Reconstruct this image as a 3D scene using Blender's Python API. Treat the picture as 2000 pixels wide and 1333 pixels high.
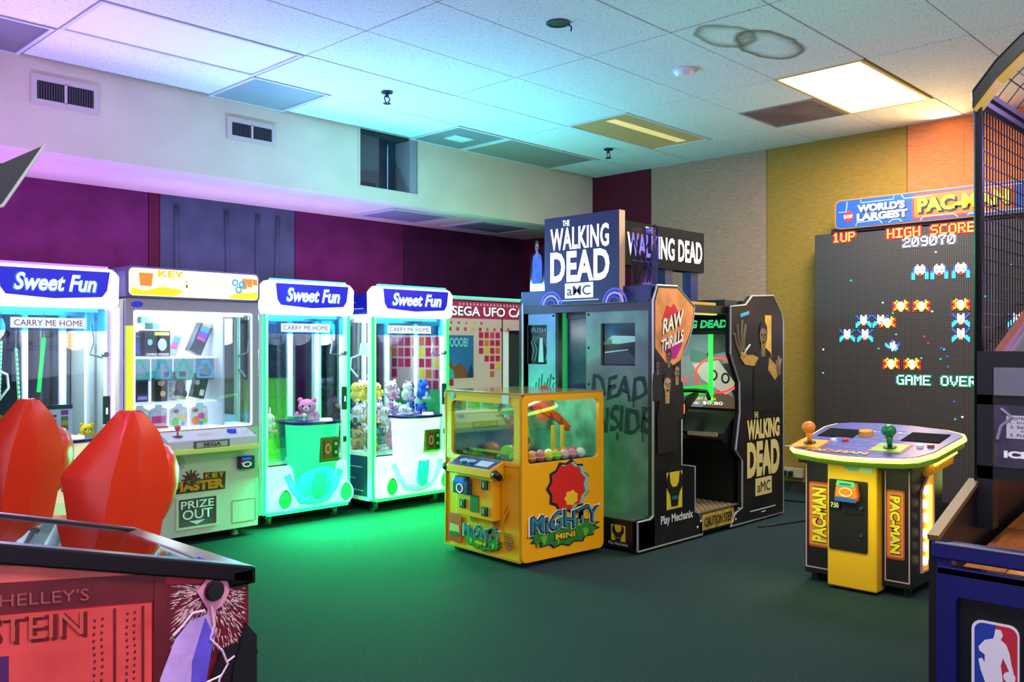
import bpy, bmesh, math, random
from mathutils import Matrix, Vector
R = random.Random(7)
S = bpy.context.scene
for o in list(bpy.data.objects): bpy.data.objects.remove(o)
COL = S.collection
PI = math.pi
rad = math.radians
# ------------------------------------------------------------------ camera
cam = bpy.data.cameras.new('camera'); co = bpy.data.objects.new('camera', cam); COL.objects.link(co)
co.location = (0, 0, 1.26); co.rotation_euler = (PI/2, 0, rad(44.05-90))
cam.sensor_width = 36.0; cam.lens = 36.0*1750/2000; cam.shift_y = (680-666.5)/2000; cam.clip_start = .02
S.camera = co
S.view_settings.view_transform = 'Standard'; S.view_settings.look = 'None'
S.view_settings.gamma = 1; S.view_settings.use_curve_mapping = False
S.view_settings.exposure = 0.55
# ------------------------------------------------------------------ world (dim room ambience)
W = bpy.data.worlds.new('world'); S.world = W; W.use_nodes = True
W.node_tree.nodes['Background'].inputs[0].default_value = (.60, .61, .82, 1)
W.node_tree.nodes['Background'].inputs[1].default_value = 1.0
def lamp(name, kind, loc, power, col, size=.3, size_y=None, rot=(0, 0, 0), spread=None):
    l = bpy.data.lights.new(name, kind); l.energy = power; l.color = col
    if kind == 'AREA':
        l.size = size
        if size_y: l.shape = 'RECTANGLE'; l.size_y = size_y
        if spread: l.spread = spread
    else: l.shadow_soft_size = size
    o = bpy.data.objects.new(name, l); COL.objects.link(o); o.location = loc; o.rotation_euler = rot
    return o
# ceiling troffers (the lit one in view, two more added unseen behind the viewer as room fill)
lamp('ceiling_troffer_light', 'AREA', (6.06, 2.6, 3.0), 52, (1, .96, .92), 1.15, .56)
lamp('ceiling_troffer_light', 'AREA', (1.2225, .7625, 3.02), 34, (.95, .92, 1), 1.15, .56)
lamp('ceiling_troffer_light', 'AREA', (3.6525, .1575, 3.02), 28, (1, .93, .86), 1.15, .56)
# glow of the game cabinets: added fill on header fronts (up and out) and behind them, LED strips under the skirts
FWD = (rad(-140), 0, 0)
lamp('led_violet_header', 'AREA', (1.55, 5.43, 1.80), 27, (.50, .25, 1), 1.1, .12, FWD)
lamp('led_blue_header', 'AREA', (3.45, 5.46, 1.80), 22, (.25, .55, 1), 1.0, .12, FWD)
lamp('led_cyan_header', 'AREA', (4.54, 5.42, 1.80), 27, (.08, .80, .85), .8, .15, FWD)
lamp('led_green_header', 'AREA', (5.65, 5.66, 1.76), 7, (.1, 1, .55), .8, .15, FWD)
UPR = (rad(190), 0, 0)  # unseen rear fill, added to tint the soffit underside and back wall
lamp('led_violet_rear', 'AREA', (1.9, 6.35, 1.80), 9, (.45, .22, 1), 1.2, .3, UPR)
lamp('led_blue_rear', 'AREA', (3.9, 6.40, 1.80), 15, (.36, .36, 1), 2.4, .3, UPR)
lamp('led_magenta_rear', 'AREA', (3.4, 6.5, 1.78), 8, (.72, .28, 1), 4.6, .1, (rad(130), 0, 0))
DWN = (rad(-50), 0, 0)
lamp('led_green_low', 'AREA', (3.62, 5.36, .50), 80, (.02, 1, .28), .65, .3, DWN)
lamp('led_green_low', 'AREA', (4.54, 5.30, .50), 80, (.02, 1, .16), .65, .3, DWN)
lamp('marquee_warm_glow', 'AREA', (6.9, 2.4, 2.35), 9, (1, .66, .25), 1.6, .2, (0, rad(120), 0))
# ------------------------------------------------------------------ materials
MC = {}
def rgb(h):
    h = h.lstrip('#'); c = [int(h[i:i+2], 16)/255 for i in (0, 2, 4)]
    return tuple(((x/12.92) if x <= .04045 else ((x+.055)/1.055)**2.4) for x in c)+(1,)
def M(name, col='#808080', rough=.5, metal=0, emit=0, ecol=None, noise=0, ns=20, bump=0, bs=60, spec=.5, stretch=None):
    if name in MC: return MC[name]
    m = bpy.data.materials.new(name); m.use_nodes = True; MC[name] = m
    nt = m.node_tree; b = nt.nodes['Principled BSDF']; c = rgb(col)
    b.inputs['Base Color'].default_value = c; b.inputs['Roughness'].default_value = rough
    b.inputs['Metallic'].default_value = metal; b.inputs['Specular IOR Level'].default_value = spec
    if emit:
        b.inputs['Emission Color'].default_value = rgb(ecol) if ecol else c
        b.inputs['Emission Strength'].default_value = emit
    if noise or bump:
        tc = nt.nodes.new('ShaderNodeTexCoord'); mp = nt.nodes.new('ShaderNodeMapping')
        nt.links.new(tc.outputs['Object'], mp.inputs[0])
        if stretch: mp.inputs['Scale'].default_value = stretch
        if noise:
            n = nt.nodes.new('ShaderNodeTexNoise'); n.inputs['Scale'].default_value = ns; n.inputs['Detail'].default_value = 6
            nt.links.new(mp.outputs[0], n.inputs['Vector'])
            r = nt.nodes.new('ShaderNodeValToRGB')
            r.color_ramp.elements[0].position = .3; r.color_ramp.elements[1].position = .7
            r.color_ramp.elements[0].color = tuple(x*(1-noise) for x in c[:3])+(1,)
            r.color_ramp.elements[1].color = tuple(min(1, x*(1+noise)) for x in c[:3])+(1,)
            nt.links.new(n.outputs[0], r.inputs[0]); nt.links.new(r.outputs[0], b.inputs['Base Color'])
        if bump:
            n2 = nt.nodes.new('ShaderNodeTexNoise'); n2.inputs['Scale'].default_value = bs; n2.inputs['Detail'].default_value = 3
            nt.links.new(mp.outputs[0], n2.inputs['Vector'])
            bp = nt.nodes.new('ShaderNodeBump'); bp.inputs['Strength'].default_value = bump; bp.inputs['Distance'].default_value = .01
            nt.links.new(n2.outputs[0], bp.inputs['Height']); nt.links.new(bp.outputs[0], b.inputs['Normal'])
    return m
def GLASS(name, col='#ffffff', gloss=.09, rough=.02):
    if name in MC: return MC[name]
    m = bpy.data.materials.new(name); m.use_nodes = True; MC[name] = m; nt = m.node_tree
    nt.nodes.remove(nt.nodes['Principled BSDF']); out = nt.nodes['Material Output']
    t = nt.nodes.new('ShaderNodeBsdfTransparent'); t.inputs[0].default_value = rgb(col)
    g = nt.nodes.new('ShaderNodeBsdfGlossy'); g.inputs['Roughness'].default_value = rough
    x = nt.nodes.new('ShaderNodeMixShader'); x.inputs[0].default_value = gloss
    nt.links.new(t.outputs[0], x.inputs[1]); nt.links.new(g.outputs[0], x.inputs[2]); nt.links.new(x.outputs[0], out.inputs[0])
    return m
# ------------------------------------------------------------------ mesh helpers
def FR(o, u, v):
    u = Vector(u); v = Vector(v); n = u.cross(v)
    m = Matrix.Identity(4)
    for i in range(3): m[i][0] = u[i]; m[i][1] = v[i]; m[i][2] = n[i]; m[i][3] = o[i]
    return m
def FY(x, y, z): return FR((x, y, z), (1, 0, 0), (0, 0, 1))      # face towards -Y
def FX(x, y, z): return FR((x, y, z), (0, -1, 0), (0, 0, 1))     # face towards -X
def FZ(x, y, z): return FR((x, y, z), (1, 0, 0), (0, 1, 0))      # face up
def rr(a0, a1, b0, b1, r, n=4):
    p = []
    for cx, cy, s in ((a1-r, b0+r, -90), (a1-r, b1-r, 0), (a0+r, b1-r, 90), (a0+r, b0+r, 180)):
        for k in range(n+1):
            t = rad(s+90*k/n); p.append((cx+r*math.cos(t), cy+r*math.sin(t)))
    return p
def ell(cx, cy, rx, ry, n=20, a0=0, a1=360):
    full = abs(a1-a0) >= 360
    return [(cx+rx*math.cos(rad(a0+(a1-a0)*k/(n if full else n-1))), cy+ry*math.sin(rad(a0+(a1-a0)*k/(n if full else n-1)))) for k in range(n)]
class B:
    def __init__(s, T=None): s.v = []; s.f = []; s.mi = []; s.T = T; s.m = 0
    def add(s, vs, fs):
        k = len(s.v)
        for p in vs:
            s.v.append(tuple(s.T @ Vector(p)) if s.T is not None else tuple(p))
        for f in fs: s.f.append(tuple(i+k for i in f)); s.mi.append(s.m)
        return s
    def box(s, a0, a1, b0, b1, c0, c1):
        return s.add([(a, b, c) for c in (c0, c1) for b in (b0, b1) for a in (a0, a1)],
                     [(0, 2, 3, 1), (4, 5, 7, 6), (0, 1, 5, 4), (2, 6, 7, 3), (0, 4, 6, 2), (1, 3, 7, 5)])
    def poly(s, pts, c0=0, c1=.002):
        n = len(pts)
        return s.add([(a, b, c0) for a, b in pts]+[(a, b, c1) for a, b in pts],
                     [tuple(range(n-1, -1, -1)), tuple(range(n, 2*n))]+[(i, (i+1) % n, n+(i+1) % n, n+i) for i in range(n)])
    def ring(s, o, i_, c0, c1):
        n = len(o); vs = [(a, b, c) for c in (c0, c1) for L in (o, i_) for a, b in L]; f = []
        for k in range(n):
            j = (k+1) % n
            f += [(k, n+k, n+j, j), (2*n+k, 2*n+j, 3*n+j, 3*n+k), (k, j, 2*n+j, 2*n+k), (n+k, 3*n+k, 3*n+j, n+j)]
        return s.add(vs, f)
    def rframe(s, o, i_, c0, c1, r=.02):
        return s.ring(rr(*o, r), rr(*i_, r), c0, c1)
    def cyl(s, p, q, r, r2=None, n=14):
        p = Vector(p); q = Vector(q); d = (q-p).normalized(); r2 = r if r2 is None else r2
        a = d.orthogonal().normalized(); b = d.cross(a); vs = []
        for c, ra in ((p, r), (q, r2)):
            for k in range(n):
                t = 2*PI*k/n; vs.append(c+(a*math.cos(t)+b*math.sin(t))*ra)
        return s.add(vs, [tuple(range(n-1, -1, -1)), tuple(range(n, 2*n))]+[(i, (i+1) % n, n+(i+1) % n, n+i) for i in range(n)])
    def tube(s, pts, r, n=6):
        pts = [Vector(p) for p in pts]; vs = []; m = len(pts); a = None
        for i, p in enumerate(pts):
            d = (pts[min(i+1, m-1)]-pts[max(i-1, 0)]).normalized()
            a = d.orthogonal().normalized() if a is None else (a-d*a.dot(d)).normalized()
            b = d.cross(a)
            vs += [p+(a*math.cos(2*PI*k/n)+b*math.sin(2*PI*k/n))*r for k in range(n)]
        fs = [(i*n+k, i*n+(k+1) % n, (i+1)*n+(k+1) % n, (i+1)*n+k) for i in range(m-1) for k in range(n)]
        fs += [tuple(range(n-1, -1, -1)), tuple((m-1)*n+k for k in range(n))]
        return s.add(vs, fs)
    def ball(s, c, r, n=12, m=8):
        if not isinstance(r, tuple): r = (r, r, r)
        vs = [(c[0], c[1], c[2]-r[2])]
        for j in range(1, m):
            t = PI*j/m-PI/2
            for k in range(n):
                p = 2*PI*k/n; vs.append((c[0]+r[0]*math.cos(t)*math.cos(p), c[1]+r[1]*math.cos(t)*math.sin(p), c[2]+r[2]*math.sin(t)))
        vs.append((c[0], c[1], c[2]+r[2])); L = len(vs)-1
        fs = [(0, 1+(k+1) % n, 1+k) for k in range(n)]+[(L, 1+(m-2)*n+k, 1+(m-2)*n+(k+1) % n) for k in range(n)]
        fs += [(1+j*n+k, 1+j*n+(k+1) % n, 1+(j+1)*n+(k+1) % n, 1+(j+1)*n+k) for j in range(m-2) for k in range(n)]
        return s.add(vs, fs)
    def loft(s, loops, cap=True):
        n = len(loops[0]); vs = [p for L in loops for p in L]
        fs = [(i*n+k, i*n+(k+1) % n, (i+1)*n+(k+1) % n, (i+1)*n+k) for i in range(len(loops)-1) for k in range(n)]
        if cap: fs += [tuple(range(n-1, -1, -1)), tuple((len(loops)-1)*n+k for k in range(n))]
        return s.add(vs, fs)
def obj(name, b, mat, parent=None, smooth=False, bevel=0, label=None, kind=None):
    me = bpy.data.meshes.new(name); me.from_pydata(b.v, [], b.f)
    mats = mat if isinstance(mat, (list, tuple)) else [mat]
    for m in mats: me.materials.append(m)
    if len(mats) > 1: me.polygons.foreach_set('material_index', b.mi)
    bm = bmesh.new(); bm.from_mesh(me); bmesh.ops.recalc_face_normals(bm, faces=bm.faces); bm.to_mesh(me); bm.free()
    if smooth == 'auto':
        me.polygons.foreach_set('use_smooth', [True]*len(me.polygons)); me.set_sharp_from_angle(angle=rad(28))
    elif smooth: me.polygons.foreach_set('use_smooth', [True]*len(me.polygons))
    o = bpy.data.objects.new(name, me); COL.objects.link(o)
    if parent: o.parent = parent
    if bevel:
        md = o.modifiers.new('bevel', 'BEVEL'); md.width = bevel; md.segments = 2; md.limit_method = 'ANGLE'; md.angle_limit = rad(40)
    if label: o['label'] = label
    if kind: o['kind'] = kind
    return o
def tag(o, label, cat=None, group=None, kind=None):
    o['label'] = label
    if cat: o['category'] = cat
    if group: o['group'] = group
    if kind: o['kind'] = kind
    return o
def root(name, loc, label, cat, rz=0, group=None):
    o = bpy.data.objects.new(name, None); COL.objects.link(o); o.empty_display_size = .1
    o.location = loc; o.rotation_euler = (0, 0, rz)
    return tag(o, label, cat, group)
def text(name, s, rect, T, mat, parent, c=.001, d=.002, bold=0, shear=0, space=1, warp=None, rot90=0):
    cu = bpy.data.curves.new('t', 'FONT'); cu.body = s; cu.size = 1; cu.extrude = 0; cu.offset = bold; cu.shear = shear
    cu.space_character = space; cu.resolution_u = 3; cu.fill_mode = 'FRONT'
    ob = bpy.data.objects.new('t', cu); COL.objects.link(ob)
    dg = bpy.context.evaluated_depsgraph_get(); me = bpy.data.meshes.new_from_object(ob.evaluated_get(dg))
    bpy.data.objects.remove(ob); bpy.data.curves.remove(cu)
    vs = [v.co.copy() for v in me.vertices]
    if rot90: vs = [Vector((-v.y*rot90, v.x*rot90, 0)) for v in vs]
    x0 = min(v.x for v in vs); x1 = max(v.x for v in vs); y0 = min(v.y for v in vs); y1 = max(v.y for v in vs)
    a0, a1, b0, b1 = rect
    for i, v in enumerate(vs):
        a = a0+(v.x-x0)/(x1-x0)*(a1-a0); b = b0+(v.y-y0)/(y1-y0)*(b1-b0)
        if warp: a, b = warp(a, b)
        me.vertices[i].co = T @ Vector((a, b, c+d))
    me.name = name; me.materials.clear(); me.materials.append(mat)
    o = bpy.data.objects.new(name, me); COL.objects.link(o); o.parent = parent
    return o
def quick(name, T, pts, mat, parent, c=.001, d=.0015):
    return obj(name, B(T).poly(pts, c, c+d), mat, parent)
# ------------------------------------------------------------------ room
XW, YW, YS, ZS, ZC = 7.375, 6.94, 5.944, 2.48, 3.05
def struct(name, b, m, label, **k):
    o = obj(name, b, m, **k); o['kind'] = 'structure'; o['label'] = label; return o
def carpet():
    m = M('carpet', '#28393a', .95, 0, noise=.5, ns=150, bump=.7, bs=300, spec=.1); return m
struct('floor', B().box(-2.5, 7.6, -2.5, 7.1, -.1, 0), carpet(), 'dark grey green speckled carpet floor')
wl = struct('wall_left', B().box(-2.5, XW+.2, YW, YW+.12, 0, ZC+.2), M('back_wall', '#4a2348', .9), 'far wall under the soffit covered in purple and grey fabric bands')
for x0, x1, c in ((-2.5, .9, '#5b2a52'), (.9, 3.065, '#61264f'), (3.065, 3.155, '#571f30'), (3.155, 4.385, '#46505c'), (4.385, 5.62, '#5c2146'), (5.62, XW, '#421a38')):
    n = 'band'+c
    obj('fabric_band', B().box(x0+.004, x1-.004, YW-.012, YW, .0, ZS), M(n, c, .92, noise=.18, ns=5, bump=.25, bs=200, spec=.15), wl)
# folds of the grey band
for x in (3.3, 3.72, 4.02, 4.2):
    obj('fabric_fold', B().tube([(x+.012*math.sin(z*3+x*9), YW-.012, z) for z in [k*.2 for k in range(13)]], .022, 6), MC['band#46505c'], wl, smooth=True)
wr = struct('wall_right', B().box(XW, XW+.12, -2.5, YW+.12, 0, ZC+.2), M('right_wall', '#84756a', .9), 'right wall covered in maroon, taupe, mustard and orange fabric bands')
for y0, y1, c in ((5.2, YW, '#5a1c2c'), (3.945, 5.2, '#a88470'), (2.716, 3.945, '#9a7836'), (1.5, 2.716, '#d0784a'), (.3, 1.5, '#a88470'), (-2.5, .3, '#5a1c2c')):
    n = 'wband'+c
    obj('fabric_band', B().box(XW-.012, XW, y0+.003, y1-.003, .09, ZC), M(n, c, .92, noise=.2, ns=60, bump=.35, bs=150, spec=.15, stretch=(1, .25, 3)), wr)
obj('skirting_strip', B().box(XW-.016, XW, -2.5, YW, 0, .09), M('skirting', '#2a2a28', .8), wr)
ws = struct('wall_left_soffit', B().box(-2.5, 4.369, YS, YW, ZS, ZC+.1).box(4.973, XW, YS, YW, ZS, ZC+.1).box(4.369, 4.973, YS, YW, ZS, 2.582),
            M('soffit_paint', '#d8c6b4', .85, noise=.06, ns=3, bump=.1, bs=90), 'cream painted bulkhead hanging above the claw machines')
obj('soffit_recess_wall', B().box(4.369, 4.973, 6.5, 6.52, 2.58, ZC).box(4.369, 4.973, YS+.01, 6.52, ZC-.02, ZC+.02), M('recess_dark', '#24242e', .9), ws)
# opening in the soffit
w1 = struct('window_1', B(FY(4.369, YS, 2.582)).rframe((-.02, .62, -.02, .47), (0, .604, 0, .468), -.02, .006, .002), M('cream_trim', '#cfc0b2', .7), 'dark square service opening with a cream frame in the bulkhead')
obj('shutter', B(FY(4.369, YS, 2.582)).box(.01, .27, .0, .45, -.12, -.10), M('shutter_grey', '#55515c', .7), w1)
obj('shutter', B(FY(4.369, YS, 2.582)).box(.27, .5, .0, .45, -.20, -.18), M('shutter_blue', '#1e3048', .6), w1)
obj('jamb', B(FY(4.369, YS, 2.582)).box(.52, .60, .0, .46, -.3, 0), M('jamb_grey', '#8d8894', .7), w1)
obj('cable_box', B(FY(4.369, YS, 2.582)).box(.0, .18, .0, .04, -.1, -.02), M('black_plastic', '#0d0d10', .45), w1, bevel=.008)
obj('rod', B(FY(4.369, YS, 2.582)).cyl((.40, .01, -.15), (.40, .44, -.15), .006, n=6), M('chrome', '#c8ccd2', .2, 1), w1)
# soffit vents
def wall_vent(x, z, w, h, label):
    r = root('air_vent', (x, YS, z), label, 'vent', group='wall air vents'); T = FY(0, 0, 0)
    obj('frame', B(T).rframe((-w/2, w/2, -h/2, h/2), (-w/2+.035, w/2-.035, -h/2+.035, h/2-.035), 0, .012, .004), M('vent_frame', '#cbb6b4', .6), r)
    obj('duct', B(T).box(-w/2+.03, w/2-.03, -h/2+.03, h/2-.03, 0, .002), M('black_plastic'), r)
    obj('mullion', B(T).box(-.008, .008, -h/2+.03, h/2-.03, .002, .012), MC['vent_frame'], r)
    n = 22
    for k in range(n):
        a = -w/2+.045+(w-.09)*k/(n-1)
        if abs(a) > .014: obj('louvre', B(T).box(a-.0025, a+.0025, -h/2+.034, h/2-.034, .003, .010), M('louvre_grey', '#57525c', .5, .5), r)
wall_vent(2.1, 2.855, .41, .185, 'left wall air vent with two black louvred panels, the wider one')
wall_vent(3.397, 2.843, .395, .165, 'smaller wall air vent nearer the dark service opening')
for x, w_ in ((5.25, .75), (6.35, .8)):
    r = root('soffit_vent', (x, 6.45, ZS), 'flat white vent in the bulkhead underside '+('left of' if x < 6 else 'nearest')+' the wall corner', 'vent', group='bulkhead underside vents')
    obj('frame', B(FZ(0, 0, 0)).rframe((-w_/2, w_/2, -.3, .3), (-w_/2+.05, w_/2-.05, -.25, .25), -.012, 0, .004), M('soffit_vent_white', '#b9b9c4', .6), r)
    obj('plate', B(FZ(0, 0, 0)).box(-w_/2+.05, w_/2-.05, -.25, .25, -.006, 0), M('soffit_vent_grey', '#7c7c8c', .6), r)
# ceiling
def tile_mat():
    m = M('ceiling_tile', '#d9dadd', .95, bump=.35, bs=130, spec=.1)
    nt = m.node_tree; b = nt.nodes['Principled BSDF']
    tc = nt.nodes.new('ShaderNodeTexCoord'); n = nt.nodes.new('ShaderNodeTexNoise'); n.inputs['Scale'].default_value = 95; n.inputs['Detail'].default_value = 2
    mp = nt.nodes.new('ShaderNodeMapping'); mp.inputs['Scale'].default_value = (1, 1.7, 1)
    r = nt.nodes.new('ShaderNodeValToRGB'); r.color_ramp.elements[0].position = .335; r.color_ramp.elements[1].position = .375
    r.color_ramp.elements[0].color = rgb('#85868c'); r.color_ramp.elements[1].color = rgb('#dcdde0')
    nt.links.new(tc.outputs['Object'], mp.inputs[0]); nt.links.new(mp.outputs[0], n.inputs['Vector']); nt.links.new(n.outputs[0], r.inputs[0]); nt.links.new(r.outputs[0], b.inputs['Base Color'])
    return m
TM = tile_mat()
def stain_mat():
    m = TM.copy(); m.name = 'stained_tile'; nt = m.node_tree; b = nt.nodes['Principled BSDF']
    old = b.inputs['Base Color'].links[0].from_socket
    tc = nt.nodes.new('ShaderNodeTexCoord'); prev = old
    for (cx, cy, rx, ry, col) in ((-.34, .10, .25, .15, '#8a8478'), (-.02, .0, .34, .17, '#766650')):
        mp = nt.nodes.new('ShaderNodeMapping'); mp.vector_type = 'POINT'; mp.inputs['Location'].default_value = (-cx/rx, -cy/ry, 0); mp.inputs['Scale'].default_value = (1/rx, 1/ry, 0)
        nz = nt.nodes.new('ShaderNodeTexNoise'); nz.inputs['Scale'].default_value = 5
        ln = nt.nodes.new('ShaderNodeVectorMath'); ln.operation = 'LENGTH'
        ad = nt.nodes.new('ShaderNodeMath'); ad.operation = 'MULTIPLY_ADD'; ad.inputs[1].default_value = .5
        rp = nt.nodes.new('ShaderNodeValToRGB'); e = rp.color_ramp.elements; e[0].position = .58; e[0].color = (0, 0, 0, 1); e[1].position = 1.0; e[1].color = (0, 0, 0, 1)
        k = e.new(.9); k.color = (.95, .95, .95, 1); k = e.new(.74); k.color = (.25, .25, .25, 1)
        sc = nt.nodes.new('ShaderNodeMath'); sc.operation = 'MULTIPLY'; sc.inputs[1].default_value = .8
        mx = nt.nodes.new('ShaderNodeMixRGB'); mx.inputs[2].default_value = rgb(col)
        L = nt.links.new
        L(tc.outputs['Object'], mp.inputs[0]); L(tc.outputs['Object'], nz.inputs['Vector']); L(mp.outputs[0], ln.inputs[0])
        L(nz.outputs[0], ad.inputs[0]); L(ln.outputs['Value'], ad.inputs[2]); L(ad.outputs[0], sc.inputs[0]); L(sc.outputs[0], rp.inputs[0])
        L(rp.outputs[0], mx.inputs[0]); L(prev, mx.inputs[1]); prev = mx.outputs[0]
    nt.links.new(prev, b.inputs['Base Color']); return m
SM = stain_mat()
ce = struct('ceiling', B().box(-2.6, XW+.1, -2.6, YS+.05, ZC+.03, ZC+.12), M('plenum', '#35363c', .9), 'suspended ceiling of white acoustic tiles')
XL = [-3.025+1.215*k for k in range(9)]; YL = [-2.565+.605*k for k in range(15)]
skip = {}
def slot(x, y): return (round((x-XL[0])/1.215), round((y-YL[0])/.605))
full = {slot(.62, .46): 'near', slot(3.045, -.145): 'near', slot(5.475, 2.29): 'lit', slot(5.475, 4.09): 'dim', slot(5.475, 5.305): 'off', slot(.615, 5.305): 'off2', slot(1.83, 4.7): 'lens'}
half = {slot(5.475, 2.9): 'R', slot(3.045, 5.305): 'L', slot(4.26, 5.305): 'R'}
meshes = {}
for i in range(len(XL)):
    for j in range(len(YL)):
        x0, y0 = XL[i], YL[j]; x1, y1 = min(x0+1.215, XW), min(y0+.605, YS)
        if x0 > XW-.05 or y0 > YS-.05 or (i, j) in full: continue
        if (i, j) in half:
            if half[(i, j)] == 'R': x1 = x0+.6075
            else: x0 = x0+.6075
        w_, d_ = (x1-x0)/2-.005, (y1-y0)/2-.005; key = (round(w_, 3), round(d_, 3), (i, j) == slot(4.26, 2.29))
        if key not in meshes:
            o = obj('ceiling_tile', B().box(-w_, w_, -d_, d_, -.008, .012), SM if key[2] else TM, ce); meshes[key] = o.data
        else:
            o = bpy.data.objects.new('ceiling_tile', meshes[key]); COL.objects.link(o); o.parent = ce
        o.location = ((x0+x1)/2, (y0+y1)/2, ZC+R.uniform(-.001, .003))
rail = M('grid_rail', '#8c8f98', .5)
for x in XL: 
    if x < XW: obj('grid_rail', B().box(x-.010, x+.010, -2.5, YS, ZC+.006, ZC+.012), rail, ce)
for y in YL: obj('grid_rail', B().box(-2.5, XW, y-.010, y+.010, ZC+.006, ZC+.012), rail, ce)
def panel(x0, x1, y0, y1, label, m, name='ceiling_light', cat='ceiling light', fm=None):
    r = root(name, ((x0+x1)/2, (y0+y1)/2, ZC), label, cat); a, b_ = (x1-x0)/2-.006, (y1-y0)/2-.006
    obj('frame', B().rframe((-a, a, -b_, b_), (-a+.022, a-.022, -b_+.022, b_-.022), -.012, .02, .004), fm or M('troffer_frame', '#c4c6cc', .5), r)
    obj('diffuser', B().box(-a+.02, a-.02, -b_+.02, b_-.02, -.004, .012), m, r); return r
panel(5.475, 6.69, 2.29, 2.895, 'brightly lit white rectangular ceiling light panel', M('lit_panel', '#ffffff', .5, emit=7, ecol='#fffaf0'), fm=M('lit_frame', '#d8b45c', .5))
panel(.62, 1.835, .46, 1.065, 'lit ceiling light panel nearly overhead above the pinball machine', MC['lit_panel']); panel(3.05, 4.265, -.145, .46, 'lit ceiling light panel above the basketball machine', MC['lit_panel'])  # panels added out of view to house the two fill lamps
dl = panel(5.475, 6.69, 4.09, 4.695, 'dim ceiling light panel with a faint yellow tube glow', M('dim_panel', '#9a8a62', .4, emit=.12, ecol='#c8a860'))
obj('tube_glow', B().box(-.5, .5, -.11, -.02, -.0055, -.004), M('tube_glow', '#d8c080', .5, emit=.38, ecol='#ffd889'), dl)
panel(5.475, 6.69, 5.305, YS, 'unlit grey green ceiling panel beside the wall corner', M('unlit_panel', '#6f8078', .3))
panel(.615, 1.83, 5.305, YS, 'unlit dark grey ceiling panel at the far left', M('unlit_panel_b', '#6a6670', .3))
panel(1.83, 3.045, 4.7, 5.305, 'smooth pale lavender unlit ceiling lens above the left vents', M('lens_panel', '#e2e0ea', .4))
panel(3.045, 3.6525, 5.305, YS, 'small square unlit grey blue ceiling lens above the smaller wall vent', M('unlit_panel_c', '#7d939a', .3))
sv = panel(4.8675, 5.475, 5.305, YS, 'square grey ceiling diffuser with a pale centre above the service opening', M('unlit_panel_d', '#66777c', .4), 'ceiling_vent', 'vent')
obj('centre_plate', B().box(-.11, .1, -.08, .08, -.012, -.004), M('centre_plate', '#b8c8c8', .5), sv)
rv = panel(6.0825, 6.69, 2.895, 3.5, 'square dirty grey return air grille beside the bright ceiling light', M('return_grille', '#6f6670', .7, noise=.35, ns=4), 'ceiling_vent', 'vent', fm=M('grille_frame', '#8d8790', .6))
for k in range(16): obj('louvre', B().box(-.27, .27, -.262+k*.035, -.25+k*.035, -.010, -.004), MC['return_grille'], rv)
r = root('smoke_detector', (4.896, 3.205, ZC-.008), 'round white smoke detector on the ceiling', 'detector')
obj('base_plate', B().cyl((0, 0, 0), (0, 0, -.012), .075, n=24), M('detector_white', '#e6e2ea', .4), r)
obj('dome', B().cyl((0, 0, -.012), (0, 0, -.04), .066, .045, n=24), MC['detector_white'], r)
for x, y, l in ((3.869, 4.95, 'pendent sprinkler head above the second sweet claw machine, the nearer one'), (6.356, 4.95, 'pendent sprinkler head near the wall corner, the farther one')):
    r = root('sprinkler_head', (x, y, ZC-.008), l, 'sprinkler', group='ceiling sprinklers'); mm = M('sprinkler_dark', '#3b4048', .35, .8)
    obj('escutcheon', B().cyl((0, 0, 0), (0, 0, -.012), .04, n=18), mm, r); obj('stem', B().cyl((0, 0, -.01), (0, 0, -.04), .012, n=10), mm, r)
    obj('yoke', B().tube([(-.012, 0, -.03), (-.024, 0, -.05), (-.012, 0, -.075), (0, 0, -.08), (.012, 0, -.075), (.024, 0, -.05), (.012, 0, -.03)], .005), mm, r)
    obj('deflector', B().cyl((0, 0, -.082), (0, 0, -.086), .028, n=12), mm, r)
r = root('ceiling_hole_ring', (3.704, 3.232, ZC-.008), 'round black recessed fitting in the ceiling with a hanging tag', 'fitting')
obj('ring', B().ring(ell(0, 0, .066, .066), ell(0, 0, .052, .052), -.006, 0), M('dark_ring', '#33333a', .5), r)
obj('recess', B().cyl((0, 0, -.001), (0, 0, -.003), .055, n=20), M('black_plastic'), r)
obj('tag', B().tube([(.04, -.03, -.004), (.055, -.05, -.02), (.05, -.05, -.045)], .005), MC['dark_ring'], r)
# outlet strip on the right wall
r = root('power_outlet', (XW-.016, 3.72, .17), 'beige double wall outlet with black plugs beside the zombie cabinet', 'outlet')
obj('plate', B(FX(0, 0, 0)).rframe((-.13, .13, -.04, .04), (-.005, .005, -.004, .004), 0, .03, .004), M('outlet_beige', '#b5ad92', .6), r, bevel=.004)
for a in (-.03, .03): obj('plug', B(FX(0, 0, 0)).box(a-.02, a+.02, -.03, .015, .03, .07), M('black_plastic'), r, bevel=.006)
cb = obj('power_cable', B().tube([(7.29, 3.75, .15), (7.2, 3.74, .06), (7.05, 3.7, .012), (6.85, 3.5, .009), (6.9, 3.25, .009), (6.8, 3.02, .009), (6.55, 2.9, .009), (6.2, 2.98, .009), (5.9, 3.05, .009), (5.7, 3.12, .009)], .006, 8), M('cable_black', '#101012', .5), smooth=True)
tag(cb, 'thin black power cable looping on the carpet below the wall outlet', 'cable')
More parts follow.
